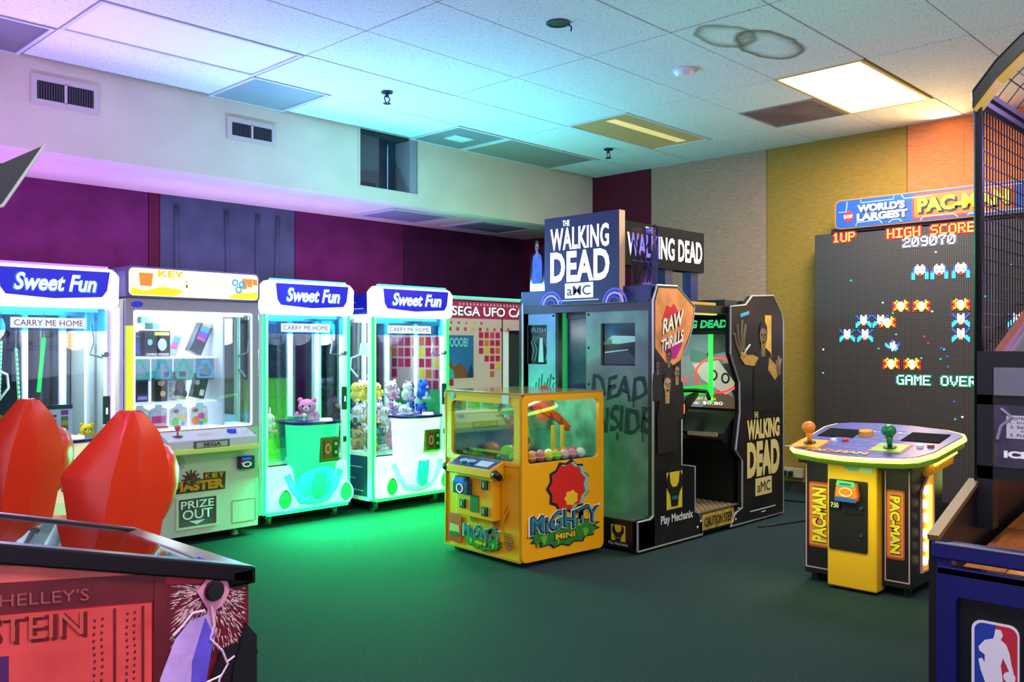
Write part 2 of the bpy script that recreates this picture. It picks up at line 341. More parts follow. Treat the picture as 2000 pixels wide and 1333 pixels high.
# ------------------------------------------------------------------ sweet claw machines
WHT = M('white_plastic', '#f2f2f5', .35)
BLK = M('black_plastic')
CHR = M('chrome')
G_CLEAR = GLASS('clear_glass', '#f4fbff', .07)
NAVY = M('navy_sign', '#0a0a96', .3, emit=.55, ecol='#1212c8')
GLOWW = M('lettering_glow', '#ffffff', .4, emit=2.2, ecol='#eef6ff')
def claw_machine(x, y, w, label, led, ledc, shell, shc, she, cstrip, seed, claw_at, lit, pod_c, pod_e, sw_c, chute=True):
    r = root('claw_machine', (x, y, 0), label, 'claw machine', group='sweet claw machines')
    D = .80; T = FY(0, 0, 0)
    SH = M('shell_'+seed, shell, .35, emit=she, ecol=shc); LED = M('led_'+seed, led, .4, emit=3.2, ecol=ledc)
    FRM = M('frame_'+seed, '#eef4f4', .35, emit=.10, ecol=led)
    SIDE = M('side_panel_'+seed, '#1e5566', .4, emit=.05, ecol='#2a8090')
    # chassis
    obj('chassis', B().box(.03, w-.03, .03, D, .09, .40).box(.02, w-.02, .02, D, .085, .10), M('chassis_grey', '#9fb0b0', .5), r)
    for xx in (.004, w-.004):
        s = 1 if xx < .1 else -1
        p = obj('side_panel', B().box(min(xx, xx+s*.02), max(xx, xx+s*.02), .06, D-.03, .12, .43), SIDE, r)
        for k, (z, a, b_) in enumerate(((.34, .12, .42), (.25, .2, .5), (.16, .1, .3))):
            obj('stripe', B().box(min(xx-s*.002, xx), max(xx-s*.002, xx), a, b_, z, z+.006), M('stripe_white', '#dfeef2', .4), p)
        obj('side_sill', B().box(min(xx-s*.003, xx+s*.03), max(xx-s*.003, xx+s*.03), .03, D, .43, .46), FRM, r)
        obj('side_bottom_rail', B().box(min(xx-s*.003, xx+s*.03), max(xx-s*.003, xx+s*.03), .03, D, .09, .12), FRM, r)
        obj('glass_pane', B().box(xx+s*.012, xx+s*.016, .05, D-.02, .46, 1.50), G_CLEAR, r)
        obj('side_rail', B().box(xx+s*.004, xx+s*.026, .36, .40, .46, 1.50), FRM, r)
    # corner posts with light strips
    for xx in (0, w-.05):
        obj('front_post', B().box(xx, xx+.05, -.006, .05, .10, 1.50), FRM, r, bevel=.008)
        obj('rear_post', B().box(xx, xx+.04, D-.04, D, .10, 1.60), FRM, r)
        a = xx+.003 if xx == 0 else xx+.027
        obj('led_strip', B().box(a, a+.020, -.016, -.006, .10, 1.50), LED, r, bevel=.004)
    obj('led_strip', B().box(.03, w-.03, -.03, -.004, .085, .105), LED, r, bevel=.004)
    # front shell skirt (bulging) with curved lip
    loops = []
    for z, yy, ins in ((.105, .0, .05), (.12, -.035, .035), (.2, -.055, .03), (.32, -.05, .03), (.40, -.035, .03), (.425, -.01, .035)):
        L = [(ins, .02, z), (ins, yy*.55, z)]+[(ins+(w-2*ins)*k/8, yy*(1-.25*abs(k-4)/4), z) for k in range(1, 8)]+[(w-ins, yy*.55, z), (w-ins, .02, z)]
        loops.append(L)
    obj('front_skirt', B().loft(loops), SH, r, smooth=False, bevel=.01)
    # swoosh ridge (U shape)
    obj('swoosh', B().tube([(w*.24, -.020, .36), (w*.30, -.030, .25), (w*.40, -.036, .175), (w*.54, -.038, .155), (w*.68, -.036, .175), (w*.79, -.030, .25), (w*.85, -.020, .36)], .034, 10), M('swoosh_'+seed, sw_c, .35, emit=.35), r, smooth=True)
    # control pod
    cx, hw = w*.54, w*.265; loops = []
    for z, p, k in ((.20, .06, .80), (.30, .09, .86), (.42, .115, .92), (.58, .13, .97), (.70, .14, 1.0), (.715, .14, 1.0)):
        loops.append([(cx+hw*k, .03, z)]+[(cx+hw*k*math.cos(t), -p*math.sin(t)**.6-.02, z) for t in [PI*q/10 for q in range(11)]]+[(cx-hw*k, .03, z)])
    pod = obj('control_pod', B().loft(loops), M('pod_'+seed, pod_c, .35, emit=pod_e), r, smooth=False)
    top = [(cx+hw*1.04, .06)]+[(cx+hw*1.04*math.cos(t), -.16*math.sin(t)**.6-.02) for t in [PI*q/12 for q in range(13)]]+[(cx-hw*1.04, .06)]
    ct = obj('control_top', B(FZ(0, 0, .715)).poly(top[::-1], 0, .018), M('control_navy', '#1c1c66', .3), r)
    obj('joystick', B().cyl((cx-.09, -.05, .73), (cx-.09, -.05, .765), .006, n=8).ball((cx-.09, -.05, .777), .017), WHT, ct, smooth=True)
    obj('joystick_base', B().cyl((cx-.09, -.05, .733), (cx-.09, -.05, .738), .035, n=16), M('control_blue', '#2a2a90', .4), ct)
    obj('push_button', B().cyl((cx+.09, -.06, .73), (cx+.09, -.06, .748), .048, .042, n=20), M('button_glow', '#ffffff', .4, emit=.7), ct)
    obj('label_strip', B().box(cx-.04, cx+.03, -.10, -.08, .733, .735), WHT, ct)
    # coin mechanism
    cm = obj('coin_panel', B(T).box(cx-.02, cx+.13, .44, .62, .10, .165), M('coin_green', '#59761c', .4), r, bevel=.006)
    obj('card_reader', B(T).box(cx-.005, cx+.055, .475, .60, .165, .178), M('reader_red', '#9a3a20', .4), cm, bevel=.004)
    obj('reader_ring', B(T).ring(ell(cx+.025, .54, .022, .036), ell(cx+.025, .54, .014, .026), .178, .181), M('reader_tan', '#d8b080', .4), cm)
    obj('coin_slot', B(T).box(cx+.075, cx+.115, .475, .60, .165, .172), M('coin_dark', '#1f4a20', .4), cm)
    for zz in (.50, .56): obj('coin_button', B(T).box(cx+.085, cx+.105, zz, zz+.022, .172, .178), M('coin_light', '#a8c890', .4), cm)
    # prize flap
    fl = [(cx-.055, .40), (cx-.06, .30), (cx-.045, .20), (cx-.01, .175), (cx+.03, .20), (cx+.05, .30), (cx+.055, .40)]
    obj('prize_flap', B(T).poly(fl[::-1], .085, .125), M('flap_'+seed, cstrip, .3, emit=.35), r, bevel=.004)
    # corner speakers
    for k, (sx, m_) in enumerate(((w*.20, M('speaker_a_'+seed, '#2c7c40', .5)), (w*.90, M('speaker_b_'+seed, '#3fae5c', .5)))):
        pts = [(sx+.055*math.cos(t)*(1-.25*max(0, math.sin(t))), .195+.068*math.sin(t)) for t in [2*PI*q/20 for q in range(20)]]
        sp = obj('speaker', B(T).poly(pts, .03, .06), m_, r)
        o2 = [(sx+(a-sx)*1.18, .195+(b_-.195)*1.18) for a, b_ in pts]
        obj('speaker_rim', B(T).ring(o2, pts, .03, .066), SH, sp)
    # casters
    for cxx, cyy in ((.08, .07), (w-.1, .07), (.08, D-.08), (w-.1, D-.08)):
        c = obj('caster', B().cyl((cxx-.014, cyy, .036), (cxx+.014, cyy, .036), .036, n=16), M('caster_wheel', '#3c4a46', .4), r)
        obj('caster_fork', B().box(cxx-.022, cxx-.016, cyy-.02, cyy+.02, .03, .085).box(cxx+.016, cxx+.022, cyy-.02, cyy+.02, .03, .085).box(cxx-.03, cxx+.03, cyy-.03, cyy+.03, .078, .086), CHR, c)
    # deck and interior
    obj('play_deck', B().box(.03, w-.03, .04, D-.03, .43, .455), M('deck_'+seed, '#bfe8d8', .5), r)
    if chute: obj('chute_glass', B().box(.05, w*.30, .06, .066, .455, .62).box(w*.30, w*.306, .06, .30, .455, .62), GLASS('green_glass', '#a8f0d0', .1), r)
    obj('back_pane', B().box(.04, w-.04, D-.02, D-.016, .455, 1.5), GLASS('back_glass', '#c8d4e6', .10), r)
    for a in (.30, .62): obj('back_mullion', B().box(w*a, w*a+.03, D-.05, D-.02, .455, 1.5), FRM, r)
    obj('roof_panel', B().box(.0, w, .03, D, 1.5, 1.52), WHT, r)
    obj('roof_box', B().box(.004, w-.004, .06, D, 1.52, 1.68), M('roof_blue', '#1a1aa0', .35, emit=.12), r)
    for s_, xx in ((-1, .004), (1, w-.004)):
        obj('roof_stripe', B().box(min(xx, xx+s_*.003), max(xx, xx+s_*.003), .2, .5, 1.61, 1.615).box(min(xx, xx+s_*.003), max(xx, xx+s_*.003), .1, .4, 1.56, 1.565), M('stripe_white'), r)
    # inside lamps
    obj('inner_tube', B().cyl((.08, .06, 1.485), (w-.08, .06, 1.485), .010, n=8), M('tube_white', '#ffffff', .4, emit=5), r)
    # banner under the header
    bn = obj('banner', B(T).box(.05, w-.05, 1.36, 1.495, -.022, -.018), GLASS('banner_'+seed, '#5fd0f4', .10, .3), r)
    obj('banner_label', B(T).box(w*.22, w*.78, 1.375, 1.435, -.018, -.016), M('label_white', '#e4f6fb', .4, emit=.35), bn)
    text('lettering', 'CARRY ME HOME', (w*.245, w*.755, 1.388, 1.422), T, M('magenta_ink', '#a02060', .5), bn, c=-.0165)
    obj('front_glass', B(T).box(.05, w-.05, .43, 1.36, -.024, -.02), G_CLEAR, r)
    # lock and door hardware on the right post
    lk = obj('door_lock', B(T).box(w-.075, w-.035, .80, .97, .004, .022), M('lock_green', '#1d4a34', .4), r, bevel=.004)
    obj('lock_slot', B(T).box(w-.062, w-.050, .86, .90, .022, .025), M('label_white'), lk)
    obj('camera_knob', B(T).cyl((w-.065, 1.22, 0), (w-.065, 1.22, .04), .016, n=12), M('knob_grey', '#8a90a0', .3, .6), r)
    obj('door_latch', B(T).box(w-.06, w-.04, .56, .60, .004, .02), CHR, r)
    # header
    hd = B(T); hd.poly([(-.012, 1.50), (w+.012, 1.50), (w+.016, 1.69), (w-.02, 1.735), (.02, 1.735), (-.016, 1.69)], -.05, .055)
    h = obj('header', hd, M('header_white', '#ffffff', .35, emit=.8, ecol='#f0f2ff'), r, bevel=.03)
    sg = [(.075, 1.712), (.088, 1.60), (.115, 1.562), (w*.5, 1.545), (w-.10, 1.562), (w-.072, 1.60), (w-.055, 1.712)]
    s2 = obj('sign_panel', B(T).poly(sg, .055, .065), NAVY, h)
    text('lettering', 'Sweet Fun', (.145, w-.125, 1.580, 1.690), T, M('lettering_halo', '#1a6ad8', .4, emit=.5), s2, c=.0655, d=.0005, bold=.05, shear=.25)
    text('lettering', 'Sweet Fun', (.155, w-.135, 1.588, 1.684), T, GLOWW, s2, c=.0675, d=.001, bold=.022, shear=.25)
    obj('led_bar', B(T).box(.05, w-.05, 1.733, 1.748, .0, .03), M('led_bar_'+seed, {'a': '#8a5cff', 'b': '#5aa0ff', 'c': '#30d8e8'}[seed], .4, emit=1.6), h, bevel=.004)  # glowing bar added as a body for the header fill lamp
    # crane
    kx, ky, kz = claw_at
    cr = obj('crane_rail', B().box(.05, w-.05, ky-.02, ky+.02, 1.46, 1.49), CHR, r)
    cw = obj('claw', B().cyl((kx, ky, kz), (kx, ky, 1.47), .008, n=8).cyl((kx, ky, kz), (kx, ky, kz+.10), .045, .03, n=14), M('claw_white', '#dfe6e4', .35), r)
    for t in (20, 140, 260):
        c, s = math.cos(rad(t)), math.sin(rad(t))
        obj('prong', B().tube([(kx+c*.03, ky+s*.03, kz+.01), (kx+c*.10, ky+s*.10, kz-.02), (kx+c*.11, ky+s*.11, kz-.10), (kx+c*.05, ky+s*.05, kz-.17)], .008), MC['claw_white'], cw, smooth=True)
    obj('coil_cable', B().tube([(w-.10, .10, 1.40), (w-.09, .09, 1.30), (w-.12, .07, 1.22), (w-.06, .03, 1.20)], .006), M('knob_grey'), r)
    lamp('claw_interior_light', 'POINT', (x+w/2, y+.35, 1.40), lit*1.8, (.88, .95, 1), .12)
    return r
claw_machine(1.500, 5.52, .735, 'leftmost sweet claw machine with violet lit top beside the key prize machine', '#c8b4ff', '#9a78ff', '#f6f3c8', '#fff6a0', .35, '#bfe6a0', 'a', (.16, .35, 1.12), 9, '#f4f2c0', .3, '#e8f0b0')
claw_machine(3.262, 5.57, .735, 'middle sweet claw machine glowing green with cyan control pod', '#16ff6a', '#10ff60', '#e6fff8', '#b8ffec', .30, '#20c060', 'b', (.10, .30, 1.22), 6, '#30e6a8', .38, '#40e8d8')
claw_machine(4.145, 5.50, .785, 'right sweet claw machine with white front heaped with plush toys', '#14ff4c', '#10ff40', '#f2fcf8', '#e6fff4', .50, '#2cc890', 'c', (.16, .30, 1.20), 9, '#f2fcf8', .42, '#a8f4e4', False)
# ------------------------------------------------------------------ plush toys
EYE = M('toy_eye', '#101014', .2)
def plush(x, y, z, s, col, kind, label, rz=0, tilt=0, accent='#ffffff', group='plush toys in the claw machines'):
    r = root('plush_toy', (x, y, z), label, 'plush toy', rz, group); r.rotation_euler = (0, tilt, rz)
    m = M('plush'+col, col, .95, noise=.12, ns=40, bump=.6, bs=120, spec=.1); a = M('plush'+accent, accent, .95, noise=.1, ns=40, bump=.6, bs=120, spec=.1)
    obj('body', B().ball((0, 0, .445*s), (.42*s, .38*s, .43*s), 16, 10), m, r, smooth=True)
    hd = obj('head', B().ball((0, -.06*s, .98*s), (.40*s, .36*s, .36*s), 16, 10), m, r, smooth=True)
    for q in (-1, 1):
        obj('eye', B().ball((q*.15*s, -.39*s, 1.04*s), .05*s, 8, 6), EYE, hd, smooth=True)
        if kind == 'bear': obj('ear', B().ball((q*.30*s, -.02*s, 1.28*s), (.13*s, .07*s, .13*s), 10, 6), m, hd, smooth=True)
        elif kind == 'bunny': obj('ear', B().ball((q*.17*s, 0, 1.50*s), (.09*s, .06*s, .30*s), 10, 6), m, hd, smooth=True)
        elif kind == 'cat': obj('ear', B().cyl((q*.25*s, -.02*s, 1.22*s), (q*.31*s, -.02*s, 1.46*s), .13*s, .01, n=8), m, hd)
        elif kind == 'unicorn': obj('ear', B().cyl((q*.22*s, 0, 1.24*s), (q*.25*s, 0, 1.42*s), .08*s, .01, n=8), a, hd)
        obj('arm', B().ball((q*.43*s, -.12*s, .55*s), (.13*s, .15*s, .24*s), 10, 6), m, r, smooth=True)
        obj('foot', B().ball((q*.24*s, -.33*s, .14*s), (.15*s, .20*s, .125*s), 10, 6), a, r, smooth=True)
    if kind == 'duck': obj('beak', B().ball((0, -.44*s, .92*s), (.17*s, .14*s, .07*s), 10, 6), M('beak_orange', '#f09a1c', .6), hd, smooth=True)
    else:
        obj('muzzle', B().ball((0, -.36*s, .90*s), (.17*s, .12*s, .12*s), 10, 6), a, hd, smooth=True)
        obj('nose', B().ball((0, -.48*s, .95*s), .04*s, 8, 6), EYE, hd, smooth=True)
    if kind == 'unicorn': obj('horn', B().cyl((0, -.2*s, 1.28*s), (0, -.34*s, 1.46*s), .06*s, .004, n=8), M('horn_gold', '#f0cf50', .4), hd)
    obj('belly', B().ball((0, -.14*s, .42*s), (.28*s, .27*s, .30*s), 12, 8), a, r, smooth=True)
    return r
X0, Y0c, Z0 = 4.145, 5.50, .455
# a heap of three layers: (column, row, layer) of each toy in the list below
CELLS = [(0, 1, 2), (1, 1, 2), (0, 0, 2), (1, 0, 1), (2, 0, 1), (1, 2, 2), (3, 0, 1), (3, 1, 1), (3, 1, 2), (2, 1, 1), (1, 0, 0), (2, 0, 0), (0, 0, 1), (1, 1, 1), (0, 0, 0), (0, 2, 1), (0, 1, 1), (0, 1, 0), (0, 2, 0), (1, 1, 0), (1, 2, 1), (3, 2, 1), (2, 1, 0), (1, 2, 0), (3, 0, 0), (3, 1, 0), (3, 2, 0), (2, 0, 2), (3, 0, 2), (2, 1, 2), (2, 2, 0), (2, 2, 1)]
for (x, y, z, s, c, k, ac, l, rz) in (
    (.20, .30, .33, .145, '#f4dc4a', 'duck', '#f8ec90', 'large yellow plush duck at the top left of the right machine heap', .3),
    (.36, .34, .36, .150, '#f6e26a', 'duck', '#fff2a8', 'yellow plush duck with orange beak on top of the right machine heap', -.3),
    (.16, .15, .22, .12, '#f2d644', 'duck', '#fff0a0', 'yellow plush chick behind the left glass edge of the right machine', -.4),
    (.30, .16, .26, .10, '#f6f0f4', 'bunny', '#e9a8d8', 'white and pink plush bunny below the two ducks', .2),
    (.41, .20, .24, .10, '#eef4f8', 'cat', '#9adcea', 'white plush cat with aqua belly in the middle of the right heap', -.1),
    (.50, .30, .30, .11, '#eceaf0', 'bear', '#b8b0c4', 'white plush bear leaning in the back of the right heap', .4),
    (.60, .20, .24, .12, '#2a50c8', 'bear', '#7aa0f0', 'blue plush bear at the right side of the heap', -.3),
    (.69, .22, .26, .10, '#3c66d8', 'cat', '#c0d0f4', 'blue plush cat beside the right post of the machine', .1),
    (.66, .34, .32, .09, '#7a4ac0', 'bear', '#b89ae0', 'small violet plush bear high on the right of the heap', .2),
    (.53, .15, .20, .10, '#b894c8', 'unicorn', '#e4d4ee', 'lilac plush unicorn above the control top', .0),
    (.44, .10, .16, .11, '#d87aa8', 'bear', '#f4c8dc', 'pink plush bear directly behind the control top', .2),
    (.64, .10, .14, .11, '#c8d4dc', 'cat', '#4a5a6c', 'grey striped plush cat behind the white button', -.2),
    (.28, .09, .15, .10, '#f0c030', 'bear', '#9a5a18', 'golden plush lion with brown belly left of the control top', .1),
    (.15, .08, .12, .10, '#c4dce4', 'bear', '#ffffff', 'pale blue plush bear in the heap under the orange beaked duck', .5),
    (.22, .06, .00, .13, '#7a9a20', 'cat', '#e0c430', 'green and yellow striped plush tiger low at the left front glass', .2),
    (.07, .36, .24, .12, '#e8b48c', 'bear', '#e82a80', 'tan plush bear with hot pink belly seen through the side glass', -1.3),
    (.08, .30, .10, .12, '#f4f4f4', 'duck', '#30363c', 'black and white plush penguin seen through the side glass', -1.4),
    (.08, .22, .0, .13, '#e2c478', 'bear', '#b88a48', 'big tan plush dog low behind the side glass', -1.4),
    (.09, .50, .0, .15, '#d8b048', 'bear', '#c08a30', 'mustard plush bear low at the rear of the side glass', -1.4),
    (.10, .14, .13, .09, '#58b4b4', 'bear', '#a8e0dc', 'teal plush bear buried low in the middle of the heap', -1.2),
    (.40, .45, .18, .16, '#e8e4ea', 'bear', '#c8b8d0', 'large white plush bear in the back row of the heap', 0),
    (.62, .50, .20, .16, '#e6d6ea', 'bunny', '#c8a8d0', 'pale lilac plush bunny at the rear right corner', -.2),
    (.50, .18, .06, .15, '#b0a8b8', 'bear', '#dcd4e0', 'grey plush bear buried in the middle of the heap', 0),
    (.36, .20, .08, .15, '#f0ead8', 'bear', '#e0c8a8', 'cream plush bear buried at the left of the heap', 0),
    (.66, .22, .06, .15, '#8aa4c8', 'bear', '#c0d0e4', 'slate blue plush bear buried at the right of the heap', 0),
    (0, 0, 0, 0, '#98a8b8', 'cat', '#d0d8e0', 'grey blue plush cat buried behind the slate bear', 0),
    (0, 0, 0, 0, '#c8a8b8', 'bear', '#e8d8e0', 'mauve plush bear buried in the rear right corner', 0),
    (0, 0, 0, 0, '#f4f0f6', 'unicorn', '#d8a8e0', 'white plush unicorn with gold horn high in the middle of the heap', .3),
    (0, 0, 0, 0, '#3a6ae0', 'bear', '#e0e8f8', 'bright blue plush bear with white belly high at the right of the heap', -.4),
    (0, 0, 0, 0, '#e8d8e0', 'bear', '#d890b8', 'pale pink plush bear behind the white unicorn', .1),
    (0, 0, 0, 0, '#a0b890', 'bear', '#d8e0c8', 'sage green plush bear buried at the back of the heap', 0),
    (0, 0, 0, 0, '#d8c8e8', 'bunny', '#ffffff', 'lavender plush bunny at the back of the heap', 0)):
    q = CELLS.pop(0)
    jx = R.uniform(-.014, .014); sz = R.uniform(.112, .126)
    plush(X0+.122+.174*q[0]+.018*(-1)**q[2]*(1 if 0 < q[0] < 3 else 0)+jx*(0 < q[0] < 3), Y0c+.16+.185*q[1], Z0+.187*q[2]+.001, sz, c, k, l, rz*.6+R.uniform(-.5, .5), R.uniform(-.14, .14) if q[2] else 0, ac)
XB, YB = 3.262, 5.57
for (x, y, z, s, c, k, ac, l, rz) in (
    (.60, .36, .185, .17, '#e88ab8', 'bear', '#f8c0d8', 'tall pink plush bear standing in the middle green machine', -.7),
    (.60, .36, .0, .135, '#c8c4d0', 'bear', '#ffffff', 'grey plush bear under the pink bear in the middle machine', -.7),
    (.12, .40, .165, .12, '#1a40d8', 'cat', '#3a70f0', 'blue plush fox at the left of the middle green machine', .3),
    (.12, .40, .0, .12, '#2048c0', 'bear', '#5c8cf0', 'blue plush bear under the fox in the middle green machine', .2),
    (.29, .40, .165, .11, '#f0d8e4', 'bunny', '#d87aa8', 'pale pink plush bunny lying beside the blue fox', .5),
    (.28, .40, .0, .12, '#e6c8d4', 'bear', '#ffffff', 'blush plush bear lying low beside the blue bear', .1)):
    plush(XB+x, YB+y, .455+z, s, c, k, l, rz, 0, ac)
for (x, y, z, s, c, k, ac, l, rz) in (
    (.50, .18, .205, .10, '#f0d020', 'duck', '#f8e880', 'yellow plush duck behind the control top of the leftmost claw machine', .2),
    (.64, .18, .205, .10, '#e8c828', 'bear', '#f8f0a0', 'yellow plush bear at the right of the leftmost claw machine', -.2),
    (.57, .18, .0, .15, '#e0a070', 'bear', '#f4d0b0', 'orange plush bear low in the leftmost claw machine', 0),
    (.40, .40, .0, .14, '#e8b8d8', 'bear', '#ffffff', 'small pink plush bear at the back of the leftmost claw machine', 0)):
    plush(1.50+x, 5.52+y, .455+z, s, c, k, l, rz, 0, ac)
# display boxes and hanging straws
pb = root('toy_box', (3.60, 5.72, .456), 'green and white toy box standing in the middle green machine', 'box')
obj('carton', B().box(0, .15, 0, .10, 0, .30), M('toy_carton', '#5a9a88', .5, noise=.4, ns=18), pb, bevel=.004)
obj('printed_panel', B(FY(0, 0, 0)).poly(ell(.10, .22, .05, .055), .001, .003), M('print_yellow', '#d8d848', .5), pb)
obj('cap', B(FY(0, 0, 0)).poly(ell(.10, .235, .045, .03, 14, 0, 180), .003, .005), M('print_green', '#2f8a3c', .5), pb)
obj('carton_band', B(FY(0, 0, 0)).box(.02, .14, .04, .10, .001, .003), M('print_white', '#e8f0ee', .5), pb)
sc = root('price_card', (1.93, 5.575, .735), 'small instruction card with green and purple print in the leftmost machine', 'card')
obj('card', B(FY(0, 0, 0)).box(-.10, .08, 0, .19, -.003, 0), M('card_white', '#cfd8d4', .6), sc)
obj('card_header', B(FY(0, 0, 0)).box(-.10, .08, .165, .19, 0, .002), M('card_dark', '#20463c', .6), sc)
for k, (c, b_) in enumerate((('#8a3a9a', .13), ('#4a9a4a', .095), ('#d8a030', .065), ('#3a8a5a', .04))):
    obj('card_print', B(FY(0, 0, 0)).box(.015, .055, b_, b_+.027, 0, .002), M('cardp%d' % k, c, .6), sc)
for k in range(4): obj('card_text_line', B(FY(0, 0, 0)).box(-.085, -.01, .03+.03*k, .042+.03*k, 0, .0015), MC['card_dark'], sc)
for (x, y, a, z0, z1, dx, dot, l) in ((1.64, 5.66, 0, .98, 1.30, .01, 1, 'dotted bright green light stick at the left in the leftmost machine'), (1.76, 5.70, 0, .88, 1.26, -.02, 1, 'thin dotted green light stick in the middle of the leftmost machine'), (1.85, 5.66, 0, 1.0, 1.32, .03, 0, 'solid bright green light stick hanging in the leftmost machine')):
    o = root('light_stick', (x, y, z0), l, 'light stick', group='green light sticks')
    n = 12 if dot else 1
    obj('tube', B().tube([(0, 0, 0), (dx, 0, z1-z0)], .011 if not dot else .008, 8), M('stick_green', '#12e050', .3, emit=1.1) if not dot else M('stick_clear', '#8ad8b0', .3), o)
    obj('hook', B().tube([(dx, 0, z1-z0), (dx, 0, 1.47-z0)], .0025, 5), M('knob_grey'), o)
    if dot:
        for k in range(14): obj('diode', B().ball((dx*k/14, -.009, (z1-z0)*(k+.5)/14), .006, 6, 4), M('diode_glow', '#b0ffd0', .3, emit=2.0, ecol='#60ff90'), o)
# ------------------------------------------------------------------ key prize machine
km = root('prize_machine', (2.27, 5.45, 0), 'pale grey key prize machine with yellow lit header and rows of boxed prizes', 'arcade machine')
T = FY(0, 0, 0); KW, KD = .892, .90
KG = M('km_body', '#c9c4b6', .45); KB = M('km_bezel', '#a49aa6', .4)
cab = obj('cabinet', B().box(.0, KW, .02, KD, .06, .735).box(0, KW, .02, KD, 1.485, 1.56).box(0, .03, .02, KD, .735, 1.485).box(.0, KW, KD-.03, KD, .735, 1.485), KG, km)
obj('front_panel', B(T).box(0, KW, .06, .735, -.02, 0), KG, km, bevel=.004)
obj('bezel', B(T).rframe((0, KW, .735, 1.565), (.05, .84, .745, 1.487), -.03, .004, .014), KB, km)
obj('window_trim', B(T).rframe((.045, .845, .740, 1.492), (.057, .832, .752, 1.480), .004, .010, .016), M('km_trim', '#f2f0ea', .4, emit=.5), km)
obj('window_glass', B(T).box(.055, .835, .75, 1.482, -.012, -.008), G_CLEAR, km)
obj('edge_strip', B(T).box(-.002, .05, .10, 1.40, -.012, .006), M('km_yellow', '#d8e030', .4, emit=.5, ecol='#d8e838'), km, bevel=.01)
obj('edge_strip', B(T).box(KW-.03, KW+.004, .10, 1.54, -.03, .001), M('km_green_edge', '#98d8a0', .4), km, bevel=.006)
obj('badge', B(T).poly(ell(.07, 1.527, .036, .018), .004, .008), M('km_badge', '#2424c0', .3, emit=.3), km)
# header
hd = obj('header', B(T).poly(rr(-.006, KW+.004, 1.565, 1.76, .035), -.30, .02), M('km_header_trim', '#6a5a9c', .4), km, bevel=.008)
hp = obj('header_print', B(T).poly(rr(.012, KW-.014, 1.580, 1.748, .028), .02, .024), M('km_header', '#ffe890', .4, emit=1.1, ecol='#fff0b0'), hd)
quick('print', T, [(.02, 1.585), (.30, 1.585), (.36, 1.62), (.22, 1.64), (.10, 1.61), (.03, 1.63)], M('pr_yellow', '#f4c410', .4, emit=.7), hp, .024)
quick('print', T, [(.08, 1.64), (.15, 1.64), (.16, 1.72), (.07, 1.72)], M('pr_orange', '#e08428', .4, emit=.5), hp, .024)
quick('print', T, [(.66, 1.585), (.875, 1.585), (.875, 1.64), (.8, 1.62), (.74, 1.635)], MC['pr_yellow'], hp, .024)
for k in range(3): quick('print', T, [(.76+.04*k, 1.65+.015*k), (.795+.04*k, 1.65+.015*k), (.80+.035*k, 1.72), (.76+.038*k, 1.72)], MC['pr_orange'], hp, .024)
text('lettering', 'KEY', (.19, .36, 1.70, 1.742), T, M('pr_gold', '#e8b800', .4, emit=.6), hp, c=.0245, bold=.03)
text('lettering', 'MASTER', (.17, .40, 1.645, 1.695), T, M('pr_pale', '#fff0a0', .4, emit=1.1), hp, c=.0245, bold=.03)
kh = quick('keyhole', T, ell(.375, 1.675, .014, .014, 12), M('pr_dark', '#5a4408', .5), hp, .024)
quick('keyhole', T, [(.367, 1.64), (.383, 1.64), (.379, 1.672), (.371, 1.672)], MC['pr_dark'], hp, .024)
for a, b_ in ((.71, 1.69), (.735, 1.645), (.76, 1.68)): obj('key_print', B(T).ring(ell(a, b_, .024, .024), ell(a, b_, .013, .013), .024, .027), M('pr_blue', '#3c9ad8', .4, emit=.5), hp)
# inside
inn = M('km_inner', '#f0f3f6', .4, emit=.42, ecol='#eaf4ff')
obj('back_board', B(T).box(.03, .66, .735, 1.485, -.42, -.40), inn, km)
for z in (1.205, .915): obj('shelf', B(T).box(.04, .64, z-.012, z, -.40, -.09), inn, km)
obj('inner_floor', B(T).box(.03, .86, .735, .75, -.86, -.012), inn, km)
obj('divider', B(T).box(.652, .664, .75, 1.485, -.42, -.03), M('km_divider', '#b8c4cc', .3, emit=.1), km)
obj('side_glass', B(T).box(KW-.036, KW-.03, .735, 1.485, -.86, -.03), G_CLEAR, km)
obj('inner_tube', B(T).box(.10, .80, 1.468, 1.482, -.06, -.03), M('tube_white'), km)
lamp('km_light', 'POINT', (2.62, 5.62, 1.44), 5, (.92, .97, 1), .1)
pick = obj('key_carriage', B(T).box(.20, .34, 1.42, 1.46, -.30, -.24).box(.25, .29, 1.38, 1.42, -.30, -.18), M('km_teal', '#5cb8b4', .4), km)
obj('prize_tray', B(T).box(.68, .84, .755, .80, -.5, -.2), M('km_tray', '#9cc8dc', .4), km)
# controls
cp = B(); cp.add([(.20, 0, .60), (.80, 0, .60), (.80, -.15, .625), (.20, -.15, .625), (.20, 0, .735), (.80, 0, .735), (.80, -.15, .685), (.20, -.15, .685)], [(0, 1, 2, 3), (4, 7, 6, 5), (0, 4, 5, 1), (3, 2, 6, 7), (0, 3, 7, 4), (1, 5, 6, 2)])
cpo = obj('control_ledge', cp, M('km_ledge', '#d8ccd2', .4), km, bevel=.006)
obj('ledge_lip', B(T).box(.19, .81, .598, .632, .10, .16), M('km_lip', '#c4d860', .4, emit=.1), cpo, bevel=.008)
obj('joystick', B().cyl((.29, -.08, .71), (.29, -.08, .75), .006, n=8).ball((.29, -.08, .762), .019), M('joy_pink', '#e05a6a', .3), cpo, smooth=True)
obj('joystick_plate', B().cyl((.29, -.08, .706), (.29, -.08, .714), .03, n=14), M('grey_metal', '#7a7c80', .35, .7), cpo)
obj('push_button', B().cyl((.66, -.07, .708), (.66, -.07, .732), .032, .028, n=16), M('joy_blue', '#1c3ccc', .3, emit=.25), cpo)
